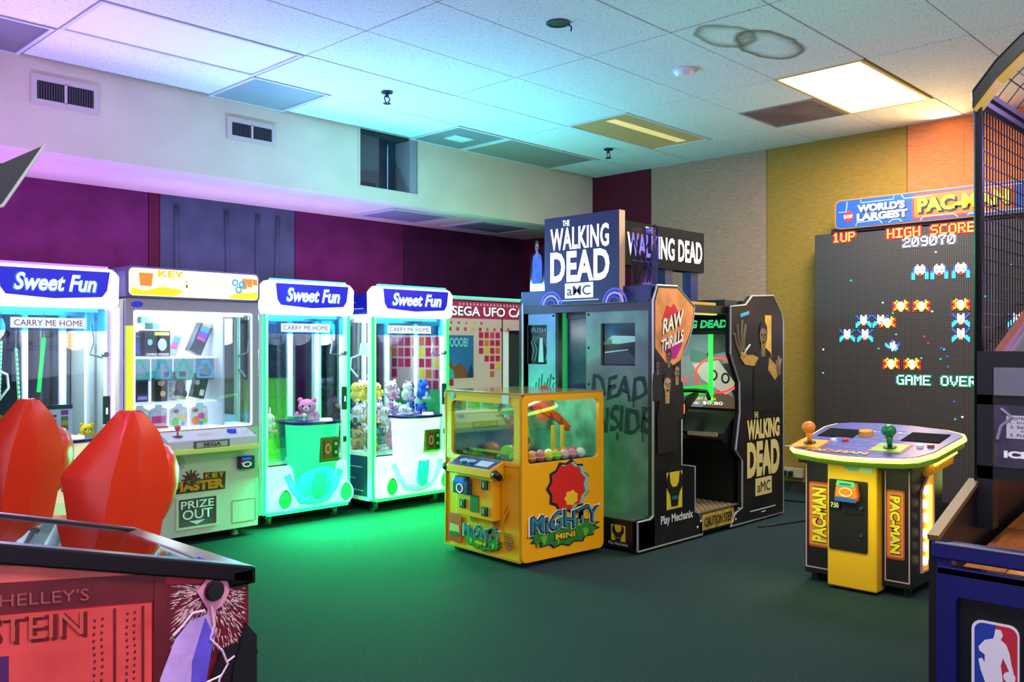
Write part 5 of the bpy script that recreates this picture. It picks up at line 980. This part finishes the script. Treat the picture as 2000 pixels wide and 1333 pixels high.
# ------------------------------------------------------------------ pac-man console
pc = root('game_console', (4.54, 1.96, 0), 'yellow and black two player control console with glowing lime rim', 'game console')
BL2 = M('pc_black', '#141213', .4); PY_ = M('pc_yellow', '#e8ac14', .4)
obj('body', B().box(.065, .52, -.28, .28, .045, .66), BL2, pc, bevel=.006)
colm = obj('centre_column', B().box(0, .12, -.135, .125, .015, .70), PY_, pc, bevel=.008)
PF = FX(0, .125, 0); FF = FX(.065, .28, 0)
dr = obj('coin_door', B(PF).poly(rr(.012, .215, .21, .575, .008), 0, .006), M('pc_door', '#1c1a1a', .35), colm)
cr = B(PF); cr.poly([(.065, .47), (.175, .47), (.18, .50), (.17, .565), (.07, .57), (.06, .50)], .006, .05); cro = obj('card_reader', cr, M('pc_reader', '#e0682c', .35), dr, bevel=.008)
obj('reader_top', B(PF).poly([(.07, .553), (.17, .548), (.165, .574), (.078, .578)], .048, .054), M('pc_mint', '#3cc8a0', .4), cro); obj('reader_bottom', B(PF).poly([(.064, .47), (.175, .47), (.178, .49), (.062, .495)], .050, .053), M('pc_rblue', '#2050b0', .4), cro); obj('reader_slot', B(PF).box(.09, .15, .556, .566, .054, .056), M('pc_rblue'), cro); obj('reader_ring', B(PF).ring(ell(.12, .52, .036, .024, 16), ell(.12, .52, .030, .018, 16), .05, .053), M('pc_pale', '#f0c0a0', .4), cro)
obj('price_display', B(PF).box(.022, .075, .42, .465, .006, .016), BLK, dr); text('lettering', '7:50', (.028, .068, .43, .455), PF, M('pc_lcd', '#c8e8a0', .4, emit=.7), dr, c=.016)
for z in (.30, .44): obj('door_lock', B(PF).cyl((.185, z, .006), (.185, z, .016), .009, n=12), CHR, dr)
obj('return_slot', B(PF).box(.10, .19, .405, .43, .006, .012), BLK, dr); obj('badge', B(PF).poly(ell(.13, .645, .04, .02), 0, .002), M('pc_badge', '#4cb0d0', .4), colm); obj('notice', B(PF).box(.175, .24, .622, .66, 0, .002), M('pc_notice', '#a8d8c0', .5), colm)
for (u0, u1, dirn) in ((.005, .145, 1), (.43, .555, -1)):
    pnl = obj('side_trim', B(FF).rframe((u0, u1, .075, .645), (u0+.006, u1-.006, .081, .639), 0, .002, .003), M('pc_pinline', '#c89aa0', .5), pc); a0, a1 = (u0+.03, u1-.0) if dirn > 0 else (u0+.02, u1-.025)
    quick('name_plate', FF, rr(a0-.012, a1, .19, .54, .012), M('pc_red', '#b8402c', .45), pnl, .001); quick('name_plate', FF, rr(a0-.006, a1-.006, .20, .53, .010), M('pc_orange', '#d87838', .45), pnl, .003)
    text('lettering', 'PAC-MAN', (a0+.008, a1-.018, .215, .515), FF, INK, pnl, c=.005, d=.0005, bold=.10, rot90=dirn); text('lettering', 'PAC-MAN', (a0+.008, a1-.020, .22, .51), FF, M('pc_gold', '#f0d030', .45), pnl, c=.007, d=.0005, bold=.05, rot90=dirn)
RS = FY(0, -.28, 0)
lw = obj('light_window', B(RS).poly([(.20, .12), (.36, .12), (.36, .60), (.33, .63), (.20, .52)], 0, .006), M('lw_amber', '#c89018', .3, emit=.35, ecol='#ffb020'), pc); obj('light_tube', B(RS).box(.27, .315, .17, .55, .006, .016), M('lw_tube', '#ffe860', .3, emit=3.0, ecol='#ffe040'), lw)
for k, z in enumerate((.17, .24, .31, .39, .46, .53)): obj('bulb', B(RS).ball((.235 if k % 2 else .225, z, .012), (.020, .026, .012), 10, 6), M('lw_bulb', '#fff0b0', .3, emit=2.0, ecol='#fff0a0'), lw, smooth=True)
obj('window_trim', B(RS).ring([(.19, .11), (.37, .11), (.37, .61), (.335, .642), (.19, .53)], [(.20, .12), (.36, .12), (.36, .60), (.33, .63), (.20, .52)], 0, .010), M('pc_pinline'), lw)
for fx, fy in ((.12, -.24), (.12, .24), (.48, -.24), (.48, .24)): obj('foot', B().cyl((fx, fy, 0), (fx, fy, .05), .025, n=12), BLK, pc)
# tilted control deck
dk = bpy.data.objects.new('control_deck', None)
base = [(-.06, .40), (-.10, .36), (-.145, .18), (-.165, 0), (-.155, -.16), (-.125, -.33), (-.085, -.405), (.02, -.46), (.34, -.50), (.40, -.47), (.455, -.36), (.505, -.1), (.52, .1), (.50, .30), (.46, .38), (.38, .42)]
base = [(a, b_*.82-.035) for a, b_ in base]
TL = math.tan(rad(10))
def deck_T(h=0):
    return Matrix.Translation((0, .0, .745+h)) @ Matrix.Rotation(rad(-10), 4, 'Y')
DT = deck_T()
dkb = obj('control_deck', B(DT).poly(base[::-1], -.05, 0), M('deck_lime', '#6a8a18', .4), pc); dkt = obj('deck_print', B(DT).poly([(a*.985+.002, b_*.975) for a, b_ in base][::-1], 0, .003), M('deck_blue', '#5656a0', .3, noise=.15, ns=5), dkb)
rim = obj('light_rim', B(DT).tube([(a, b_, -.012) for a, b_ in base]+[(base[0][0], base[0][1], -.012)], .013, 8), M('rim_lime', '#e8ff60', .3, emit=3.2, ecol='#e0ff50'), dkb, smooth=True)
for s in (-1, 1): obj('side_bracket', B(DT).add([(q, s*w_*.82-.035, h_) for q, w_, h_ in ((-.02, .40, -.05), (.34, .45, -.05), (.34, .42, -.05), (-.02, .37, -.05), (.04, .40, -.13), (.30, .44, -.13), (.30, .42, -.13), (.04, .38, -.13))], [(0, 1, 2, 3), (4, 7, 6, 5), (0, 4, 5, 1), (2, 6, 7, 3), (1, 5, 6, 2), (0, 3, 7, 4)]), PY_, dkb)
obj('bracket_strip', B(DT).tube([(.05, -.395, -.07), (.30, -.415, -.07)], .008, 5), M('lw_tube'), dkb); obj('deck_neck', B().box(.03, .50, -.30, .30, .64, .74), BL2, pc)
for k in range(16):
    a, b_ = -.08+.03*k, R.uniform(-.28, .0); obj('maze_line', B(DT).tube([(a, b_, .003), (a, b_+.12, .003), (a+.03, b_+.12, .003), (a+.03, b_+.20, .003)], .0035, 4), M('deck_line', '#7a94d0', .4), dkt)
for (px_, py_, c, jc, nm) in ((.0, .22, '#e8b020', '#f08a20', 'orange'), (.03, -.19, '#90c820', '#10803c', 'green')):
    obj('joystick_border', B(DT).box(px_-.085, px_+.085, py_-.085, py_+.085, .003, .005), M('deck_rust', '#b05028', .4), dkt); pt = obj('joystick_plate', B(DT).box(px_-.075, px_+.075, py_-.075, py_+.075, .005, .008), M('jp'+nm, c, .35), dkt)
    obj('joystick_disc', B(DT).cyl((px_, py_, .008), (px_, py_, .014), .032, n=18), M('jd'+nm, '#3a3410', .4), pt); obj('joystick', B(DT).cyl((px_, py_, .01), (px_, py_, .07), .010, .020, n=12).ball((px_, py_, .095), (.036, .036, .032), 14, 8), M('js'+nm, jc, .3), pt, smooth=True)
for a, b_ in ((.25, .16), (.27, -.28)): obj('speaker_grille', B(DT).box(a-.085, a+.085, b_-.095, b_+.095, .003, .007), M('grille_black', '#08080a', .9, spec=.1), dkt)
obj('big_button', B(DT).cyl((.25, .02, .003), (.25, .02, .028), .040, .036, n=20), M('btn_amber', '#e09a18', .3), dkt)
for a, b_, c in ((.09, .13, '#e0e4e8'), (.10, .07, '#c83040'), (.09, -.315, '#e0e4e8'), (.11, -.36, '#8a5038')): obj('start_button', B(DT).cyl((a, b_, .003), (a, b_, .016), .018, .015, n=14), M('sb'+c, c, .3), dkt)
TZ = DT @ FR((0, 0, 0), (0, -1, 0), (1, 0, 0)); text('lettering', 'PAC-MAN', (-.19, .13, -.125, -.075), TZ, M('deck_orange', '#e09030', .4), dkt, c=.004, bold=.06); text('lettering', 'PLAYER 1', (-.08, .02, .31, .335), TZ, WP, dkt, c=.004); text('lettering', 'PLAYER 2', (.12, .24, .31, .335), TZ, WP, dkt, c=.004); text('lettering', 'START', (-.32, -.24, -.09, -.07), TZ, WP, dkt, c=.004)
lamp('console_rim_light', 'AREA', (4.30, 1.96, .66), 3.0, (.75, 1, .12), .2, .7, (0, 0, 0)); lamp('console_rim_back', 'POINT', (5.25, 1.75, .55), 3.5, (.85, 1, .25), .15)
lamp('console_window_light', 'AREA', (4.82, 1.62, .38), 2.2, (1, .8, .2), .2, .5, (rad(-90), 0, 0))
# ------------------------------------------------------------------ basketball machine
bb = root('basketball_machine', (2.67, .90, 0), 'black and blue basketball shooting machine with wire cage at the right edge', 'arcade machine')
BLU = M('bb_blue', '#15125c', .35); BB = M('bb_black', '#0c0b10', .4); WID = 1.05; NF = FX(0, 0, 0)
obj('front_box', B().box(.012, .35, -WID, 0, .03, .62), BB, bb); obj('front_frame', B(NF).rframe((0, WID, .03, .64), (.052, WID-.052, .09, .565), -.02, .012, .01), BLU, bb); obj('front_ledge', B().box(-.012, .03, -WID, 0, .62, .645), BLU, bb, bevel=.004)
obj('ball_rail', B().box(-.02, .03, -WID-.01, .012, .665, .712), BLU, bb, bevel=.006); obj('rail_edge', B().box(-.022, -.018, -WID, 0, .709, .714), TRIM, bb)
for yy in (-.02, -WID+.02): obj('rail_post', B().box(-.01, .03, yy-.02, yy+.02, .62, .68), BLU, bb)
sdp = [(0, .03), (1.9, .03), (1.9, 1.0), (.36, .835), (.0, .712)]
for yy in (0, -WID-.02): 
    o = obj('side_panel', B(FY(0, yy, 0)).poly(sdp, -.025, 0), BB, bb); obj('side_cap', B(FY(0, yy, 0)).poly([(0, .712), (.36, .835), (.36, .850), (-.005, .727)], -.028, .004), M('bb_wood_edge', '#7a5a2a', .45), o)
WOOD = [M('bb_wood%d' % k, c, .4, noise=.3, ns=9, stretch=(1, 6, 1)) for k, c in enumerate(('#b06a30', '#c07836', '#a45e2a'))]
wdk = obj('ball_deck', B().add([(.03, -WID, .55), (1.9, -WID, .78), (1.9, -.02, .78), (.03, -.02, .55), (.03, -WID, .60), (1.9, -WID, .83), (1.9, -.02, .83), (.03, -.02, .60)], [(0, 3, 2, 1), (4, 5, 6, 7), (0, 1, 5, 4), (2, 3, 7, 6), (1, 2, 6, 5), (0, 4, 7, 3)]), BB, bb)
for i in range(7):
    for j in range(9):
        x0 = .035+.26*i; y1 = -.026-.113*j; z0, z1 = .60+.123*(x0-.03), .60+.123*(x0+.254-.03)
        obj('plank', B().add([(x0, y1-.109, z0), (x0+.254, y1-.109, z1), (x0+.254, y1, z1), (x0, y1, z0), (x0, y1-.109, z0+.008), (x0+.254, y1-.109, z1+.008), (x0+.254, y1, z1+.008), (x0, y1, z0+.008)], [(0, 3, 2, 1), (4, 5, 6, 7), (0, 1, 5, 4), (2, 3, 7, 6), (1, 2, 6, 5), (0, 4, 7, 3)]), WOOD[(i*2+j) % 3], wdk)
for yy in (-.0, -WID): obj('cage_post', B().tube([(.36, yy, .70), (.36, yy, 1.98), (.345, yy, 2.03), (.34, yy, 2.06)], .014, 8), BB, bb, smooth=True)
IB = FX(.345, 0, 0)
obj('cross_beam', B().box(.345, .40, -WID, 0, 1.20, 1.25).box(.345, .40, -WID, 0, 1.085, 1.115).box(.345, .40, -WID, 0, .855, .895), BB, bb); obj('corner_board', B().box(.345, .40, -.045, 0, .70, 1.20), BB, bb)
hood = B(); hood.add([(.335, -.05, 1.115), (.335, -WID+.05, 1.115), (.335, -WID+.05, 1.20), (.335, -.05, 1.20), (.37, -.05, 1.115), (.37, -WID+.05, 1.115), (.42, -WID+.05, 1.20), (.42, -.05, 1.20)], [(0, 1, 2, 3), (4, 7, 6, 5), (0, 3, 7, 4), (1, 5, 6, 2), (2, 6, 7, 3), (0, 4, 5, 1)])
obj('metal_hood', hood, M('bb_metal', '#8c8a94', .25, .8, noise=.2, ns=4), bb); obj('hood_ramp', B().add([(.36, -.05, 1.205), (.36, -WID+.05, 1.205), (1.2, -WID+.05, 1.55), (1.2, -.05, 1.55), (.36, -.05, 1.195), (.36, -WID+.05, 1.195), (1.2, -WID+.05, 1.54), (1.2, -.05, 1.54)], [(0, 1, 2, 3), (4, 7, 6, 5), (0, 3, 7, 4), (1, 5, 6, 2), (2, 6, 7, 3), (0, 4, 5, 1)]), MC['bb_metal'], bb)
obj('ramp_edge', B().add([(.35, -.03, 1.20), (.35, -.055, 1.20), (1.2, -.055, 1.56), (1.2, -.03, 1.56), (.35, -.03, 1.225), (.35, -.055, 1.225), (1.2, -.055, 1.585), (1.2, -.03, 1.585)], [(0, 1, 2, 3), (4, 7, 6, 5), (0, 3, 7, 4), (1, 5, 6, 2), (2, 6, 7, 3), (0, 4, 5, 1)]), M('bb_redwood', '#6c3024', .4), bb)
isn = obj('instruction_panel', B(IB).box(.05, WID-.05, .895, 1.085, 0, .006), M('bb_print', '#3a3346', .3, noise=.5, ns=14), bb); cdp = quick('instruction_card', IB, [(.085, .985), (.30, .985), (.30, 1.055), (.085, 1.055)], M('bb_card', '#c4bcc8', .5), isn, .006)
for k, s in enumerate(('INSTRUCTIONS', '1. Insert Coin(s)', '2. Select Number', 'of Players', '3. Press START')): text('lettering', s, (.095+(.03 if k == 3 else 0), .095+(.03 if k == 3 else 0)+.0085*len(s), 1.041-.0125*k, 1.050-.0125*k), IB, INK, isn, c=.008, d=.0003)
text('lettering', 'ICE', (.078, .15, .925, .947), IB, WP, isn, c=.006, bold=.06)
obj('swirl_print', B(IB).tube([(.07, 1.075, .007), (.10, 1.05, .007), (.07, 1.02, .007), (.06, .98, .007)], .006, 5), M('bb_swirl', '#8a80a0', .4), isn)
# cage
WIRE = M('bb_wire', '#15141a', .4, .4)
for nm, yy in (('cage_mesh', -.0), ('cage_mesh', -WID)):
    b = B()
    for k in range(48):
        x_ = .38+.031*k; zt = 2.03; b.box(x_-.0018, x_+.0018, yy-.0018, yy+.0018, 1.22+.40*max(0, x_-.38)*0, zt)
    for k in range(19): b.box(.36, 1.86, yy-.0016, yy+.0016, 1.24+.043*k-.0016, 1.24+.043*k+.0016)
    obj(nm, b, WIRE, bb, kind='stuff')
    obj('cage_rail', B().tube([(.36, yy, 2.035), (1.88, yy, 2.035)], .018, 8), BB, bb); obj('cage_rear_post', B().tube([(1.88, yy, .9), (1.88, yy, 2.035)], .02, 8), BB, bb)
arch = [(-WID*k/16, 2.055+.30*math.sin(PI*k/16)**.8) for k in range(17)]
obj('roof_arch', B(FR((.33, 0, 0), (0, 1, 0), (0, 0, 1))).ring(arch+[(a, b_-.055) for a, b_ in arch[::-1]], [(a, b_-.004) for a, b_ in arch]+[(a, b_-.05) for a, b_ in arch[::-1]], -.03, .03), BB, bb)
obj('roof_arch_plate', B(FR((.33, 0, 0), (0, 1, 0), (0, 0, 1))).poly([(a, b_) for a, b_ in arch]+[(a, b_-.05) for a, b_ in arch[::-1]], -.025, .02), BB, bb); obj('arch_lining', B(FR((.33, 0, 0), (0, 1, 0), (0, 0, 1))).poly([(a, b_-.052) for a, b_ in arch]+[(a, b_-.060) for a, b_ in arch[::-1]], -.02, .05), M('bb_yellow', '#d8b420', .4, emit=.2), bb)
b = B()
for k in range(16): b.tube([(.36+.1*k, a, z-.03) for a, z in arch], .002, 4)
for a, z in arch: b.tube([(.34, a, z-.03), (1.88, a, z-.03)], .002, 4)
obj('roof_mesh', b, WIRE, bb, kind='stuff'); obj('roof_side_rail', B().tube([(.35, -.02, 2.05), (1.88, -.02, 2.05)], .014, 6), BB, bb)
# league badge
NB = FX(-.0, 0, .0); a0, b0, q_ = .095, .385, .535
nb = quick('badge_rim', NF, rr(a0-.008, a0+.208*q_, b0-.18*q_, b0+.23*q_, .026), M('nb_white', '#e8dce8', .45), bb, -.012, .006); nbB = M('nb_blue', '#1c3c9c', .45); nbR = M('nb_red', '#c02438', .45)
fld = rr(a0, a0+.20*q_, b0-.17*q_, b0+.22*q_, .022)
quick('badge_field', NF, [(min(a, a0+.10*q_), b_) for a, b_ in fld], nbB, nb, -.006); quick('badge_field', NF, [(max(a, a0+.10*q_), b_) for a, b_ in fld], nbR, nb, -.006)
fig = [(.10, .20), (.125, .20), (.135, .175), (.125, .15), (.15, .13), (.165, .09), (.175, .03), (.185, -.005), (.165, -.005), (.15, .03), (.135, .06), (.125, .02), (.135, -.06), (.16, -.17), (.075, -.17), (.055, -.09), (.03, -.02), (.02, .03), (.035, .04), (.05, .02), (.05, .06), (.025, .075), (.02, .095), (.05, .135), (.09, .15), (.095, .17)]
quick('badge_player', NF, [(a0+a*q_, b0+b_*q_) for a, b_ in fig], MC['nb_white'], nb, -.004); quick('badge_ball', NF, ell(a0+.165*q_, b0-.03*q_, .028*q_, .028*q_), MC['nb_white'], nb, -.0035)
lamp('hoop_violet_light', 'POINT', (3.9, .35, 1.95), 13, (.55, .32, 1), .12)
lamp('hoop_light', 'POINT', (3.9, .35, 1.35), 5, (1, .55, .2), .12)
# ------------------------------------------------------------------ pinball machine
pb = root('pinball_machine', (.96, 1.695, 0), 'red pinball machine with glass top and riveted metal artwork in the foreground', 'pinball machine')
PWd = .565; SL = .258; LEN = 1.32
def top(x): return .80-SL*x         # x is negative towards the back
PT = FY(0, 0, 0)
PR = M('pin_red', '#c82232', .35, noise=.45, ns=5); PD = M('pin_dark', '#3c0a14', .4); RAIL = M('pin_rail', '#1c1014', .3, .4)
side = [(0, .36), (0, top(0)-.03), (-LEN, top(-LEN)-.03), (-LEN, .36)]
sp = obj('side_panel', B(PT).poly(side, -.02, 0), PR, pb); obj('side_panel', B(FY(0, PWd, 0)).poly(side, 0, .02), PD, pb)
obj('front_panel', B().box(-.02, 0, .0, PWd, .36, .79), PD, pb); obj('bottom_board', B().box(-LEN, 0, 0, PWd, .34, .37), BLK, pb); obj('back_panel', B().box(-LEN, -LEN+.02, 0, PWd, .36, top(-LEN)-.03), BLK, pb)
for y0, y1 in ((-.012, .028), (PWd-.028, PWd+.012)): obj('side_rail', B(FY(0, y1, 0)).poly([(.012, top(0)-.032), (.012, top(0)+.004), (-LEN, top(-LEN)+.004), (-LEN, top(-LEN)-.032)], 0, y1-y0), RAIL, pb, bevel=.004)
obj('lock_bar', B().box(-.045, .012, -.012, PWd+.012, top(0)-.032, top(0)+.006), M('pin_steel', '#23262c', .2, .8), pb, bevel=.008)
obj('playfield_glass', B(FY(0, PWd, 0)).poly([(-.05, top(-.05)-.003), (-.05, top(-.05)+.001), (-LEN, top(-LEN)+.001), (-LEN, top(-LEN)-.003)], .03, PWd-.03), GLASS('pin_glass', '#c8d0d8', .45, .01), pb)
pf = obj('playfield', B(FY(0, PWd, 0)).poly([(-.03, .66), (-.03, .67), (-LEN, .79), (-LEN, .78)], .025, PWd-.025), M('pin_field', '#6a2430', .4, noise=.5, ns=6), pb)
obj('apron', B(FY(0, PWd, 0)).poly([(-.03, .672), (-.03, .70), (-.22, .71), (-.22, .69)], .05, PWd-.05), M('pin_apron', '#b8c4cc', .35), pb)
for k in range(3): obj('bumper', B().cyl((-.62-.12*(k % 2), .15+.13*k, .74), (-.62-.12*(k % 2), .15+.13*k, .80), .035, n=16), M('pin_bump', '#d8d0c0', .4), pf)
for s in (-1, 1): obj('flipper', B().tube([(-.30, PWd/2+s*.12, .715), (-.26, PWd/2+s*.03, .712)], .012, 8), WHT, pf)
for (x, y) in ((-.03, .03), (-.03, PWd-.03), (-LEN+.03, .03), (-LEN+.03, PWd-.03)): obj('leg', B().add([(x-.03, y-.03, .0), (x+.03, y-.03, .0), (x+.03, y+.03, .0), (x-.03, y+.03, .0), (x-.03, y-.03, .50), (x+.03, y-.03, .50), (x+.03, y+.03, .50), (x-.03, y+.03, .50)], [(0, 3, 2, 1), (4, 5, 6, 7), (0, 1, 5, 4), (1, 2, 6, 5), (2, 3, 7, 6), (3, 0, 4, 7)]), BLK, pb)
lg = obj('leg_bracket', B(PT).poly([(.014, .36), (.014, .66), (-.01, .69), (-.04, .60), (-.055, .36)], -.01, .012), BLK, pb)
for z in (.62, .52, .42): obj('leg_bolt', B().ball((.016, .01, z), .012, 10, 6), M('bolt_dark'), lg)
obj('back_box', B().box(-LEN-.12, -LEN+.12, -.04, PWd+.04, top(-LEN), 1.9), PD, pb)
# side artwork, drawn along the sloping top edge: (x, w) with w the height at x = -.2
def A(*pts): return [(a, w_-.12*(a+.2)) for a, w_ in pts]
AW = lambda a, b_: (a, b_-.12*(a+.2))
quick('art_beam', PT, A((-1.25, .826), (-.178, .826), (-.178, .842), (-.62, .862), (-1.25, .88)), M('art_glow', '#f06058', .4, noise=.3, ns=8), sp, .0005)
quick('art_plate', PT, A((-1.25, .773), (-.20, .773), (-.19, .826), (-1.25, .826)), M('art_maroon', '#6c1420', .4, noise=.3, ns=8), sp, .001); quick('art_plate', PT, A((-1.25, .40), (-.205, .40), (-.205, .770), (-1.25, .770)), M('art_red', '#ff4a48', .4, noise=.35, ns=7), sp, .001); quick('art_column', PT, A((-.205, .38), (-.178, .38), (-.178, .835), (-.20, .835)), M('art_maroon'), sp, .0022)
for k in range(20): obj('rivet', B(PT).ball((-.50+.0155*k, .838-.12*(-.30+.0155*k), 0), (.003, .003, .002), 6, 4), M('art_rivet', '#7c1420', .4), sp)
for a in (-.312, -.298, -.252, -.238):
    for k in range(15): obj('rivet', B(PT).ball((a+.001*math.sin(k), .585+.0125*k, .002), (.003, .004, .002), 6, 4), M('art_rivet'), sp)
for a in (-.275, -.222): quick('art_seam', PT, A((a-.002, .40), (a+.002, .40), (a+.002, .766), (a-.002, .766)), M('art_rivet'), sp, .003)
quick('art_seam', PT, A((-.47, .40), (-.455, .40), (-.455, .70), (-.47, .70)), M('art_indigo', '#5a2060', .4), sp, .003)
text('lettering', "MARY SHELLEY'S", (-.60, -.322, .785, .807), PT, M('art_tan', '#b04a4c', .4), sp, c=.0025, bold=.0, warp=AW)
text('lettering', 'FRANKENSTEIN', (-.79, -.328, .722, .770), PT, M('art_shadow', '#780c14', .4), sp, c=.0025, d=.0003, bold=.02, warp=lambda a, b_: AW(a+.004, b_-.005)); text('lettering', 'FRANKENSTEIN', (-.79, -.332, .724, .768), PT, M('art_letter', '#d85048', .35), sp, c=.0042, d=.0005, bold=.0, warp=AW)
quick('art_night', PT, [(-.178, .37), (.0, .37), (.0, .77), (-.178, .80)], M('art_burst', '#6c0c20', .4), sp, .001)
cx, cz = -.079, .768
for k in range(900):
    t = R.uniform(0, 2*PI); r0 = R.uniform(.03, .13); r1 = r0+R.uniform(.008, .022); w_ = .0014
    p = [(cx+r0*math.cos(t)-w_*math.sin(t), cz+r0*math.sin(t)+w_*math.cos(t)), (cx+r0*math.cos(t)+w_*math.sin(t), cz+r0*math.sin(t)-w_*math.cos(t)), (cx+r1*math.cos(t), cz+r1*math.sin(t))]
    if all(-.174 < a < -.004 and .40 < b_ < .79-.12*(a+.2)+.012 for a, b_ in p): quick('burst_streak', PT, p, M('art_pink', '#f0b8c0', .4), sp, .003, .0006)
quick('art_flare', PT, [(-.115, .775), (-.09, .80), (-.05, .79), (-.045, .76), (-.06, .735), (-.075, .73), (-.078, .67), (-.092, .68), (-.092, .735)], M('art_flare', '#e890b0', .4), sp, .004)
obj('flipper_button', B(PT).cyl((-.079, .770, .004), (-.079, .770, .016), .017, n=18), BLK, pb); obj('button_ring', B(PT).ring(ell(-.079, .770, .021, .021), ell(-.079, .770, .016, .016), .004, .010), M('pin_dark'), pb)
quick('art_beam', PT, [(-.205, .45), (-.10, .45), (-.095, .60), (-.078, .68), (-.092, .725), (-.13, .72), (-.16, .69), (-.19, .62)], M('art_violet', '#d0a0e8', .4, noise=.3, ns=14), sp, .005); quick('art_beam', PT, [(-.13, .52), (-.10, .57), (-.08, .68), (-.098, .72), (-.125, .64)], M('art_blue', '#6a50d0', .4, noise=.3, ns=14), sp, .0066); quick('art_night', PT, [(-.105, .37), (-.002, .37), (-.002, .64), (-.03, .655), (-.06, .65), (-.085, .60)], M('art_black', '#1c0a14', .4), sp, .0068)
for pts in ([(-.085, .74), (-.08, .70), (-.088, .675), (-.062, .645), (-.050, .615), (-.068, .59), (-.075, .55), (-.085, .50)], [(-.165, .70), (-.145, .715), (-.125, .735), (-.10, .735)], [(-.065, .595), (-.095, .59), (-.105, .55), (-.115, .53)], [(-.052, .62), (-.035, .628)], [(-.075, .55), (-.055, .545), (-.045, .555)]): obj('lightning_print', B(PT).tube([(a, b_, .008) for a, b_ in pts], .0026, 5), M('art_bolt', '#f0c8e0', .4), sp)
# ------------------------------------------------------------------ red bucket seats
SR = M('seat_red', '#ea3a1c', .25, spec=.5)
def seat(x, y, label):
    r = root('racing_seat', (x, y, 0), label, 'seat', rad(44.05-90), 'red racing seats')
    k = 1/547; prof = [(1.036, -30, -4, 3, .03), (1.028, -38, -5, 7, .05), (.99, -59, -8, 17, .08), (.949, -80, -12, 27, .11), (.876, -118, -19, 34, .14), (.80, -157, -27, 37, .17), (.785, -158, -28, 37, .17), (.712, -152, -35, 35, .18), (.62, -144, -44, 22, .17), (.50, -118, -45, 14, .15), (.42, -105, -50, 6, .13)]
    loops = []
    for z, l_, m_, r_, dp in prof:
        l_, m_, r_ = l_*k, m_*k, r_*k
        loops.append([(l_, dp*.30, z), (l_+.012, dp*.20, z), (m_-.006, -dp*.48, z), (m_+.006, -dp*.50, z), (m_+(r_-m_)*.45, -dp*.05, z), (m_+(r_-m_)*.62, dp*.05, z), (r_-.006, dp*.75, z), (r_, dp*.95, z), (r_-.02, dp*1.05, z), (m_, dp*.45, z), (l_+.03, dp*.45, z)])
    obj('seat_shell', B().loft(loops), SR, r, smooth='auto')
    for s_, ax in ((1, 12*k), (-1, -105*k)):
        L = []
        for z, a, q in ((.895, .0, .004), (.885, .005, .022), (.85, .010, .040), (.80, .014, .050), (.74, .012, .050), (.67, .0, .044), (.61, -.02, .030), (.575, -.035, .006)):
            L.append([(ax+s_*a+q*.75*math.cos(t), .20+q*1.8*math.sin(t), z) for t in [2*PI*n/12 for n in range(12)]])
        obj('side_bolster', B().loft(L), SR, r, smooth=True)
    obj('seat_pan', B().box(-.22, .06, .08, .48, .36, .44), SR, r, bevel=.03); obj('pedestal', B().box(-.18, .02, .0, .42, .03, .42), BLK, r, bevel=.01); obj('floor_plate', B().box(-.28, .14, -.05, .52, 0, .03), BLK, r)
    for (a, z, dp, l_, m_) in ((-15, 1.005, .075, -42, -2), (-60, .765, .172, -141, -22), (-66, .735, .176, -139, -25)):
        f = (a-m_)/(l_-m_); yy = -dp*.48+f*dp*.68
        obj('bolt_hole', B().ball((a*k, yy, z), (.006, .003, .006), 8, 6), M('bolt_dark'), r)
    return r
seat(1.362, 3.195, 'nearest red plastic bucket seat behind the pinball machine, seen from the back'); seat(1.361, 4.26, 'farther red plastic bucket seat cut by the left edge')
# dark pointed topper at the left edge
fn = root('game_topper', (.10, 3.21, 0), 'dark pointed topper fin with a white edge at the upper left', 'sign')
fp = [(-.2, 1.72), (.60, 1.62), (.84, 1.724), (.968, 1.94), (.84, 1.86), (.40, 1.80), (-.2, 1.85)]
fb = obj('fin', B(PT).poly(fp, -.03, 0), M('fin_dark', '#2c2632', .35), fn); obj('fin_edge', B(PT).tube([(.60, 1.62, 0), (.84, 1.722, 0), (.968, 1.94, 0)], .006, 6), M('fin_edge', '#d8d0d8', .4), fb)
obj('post', B().box(.02, .10, .0, .06, .03, 1.75), BLK, fn); obj('base', B().box(-.2, .3, -.2, .3, 0, .03), BLK, fn)
# magenta lamp inferred from the seats' tint; its box is an added, unseen body
obj('light_box', B().box(.10, .22, .0, .06, 1.38, 1.50), M('topper_glow', '#ff60c8', .4, emit=2), fn)
lamp('racer_light', 'POINT', (.45, 3.35, 1.44), 7, (1, .15, .75), .15)
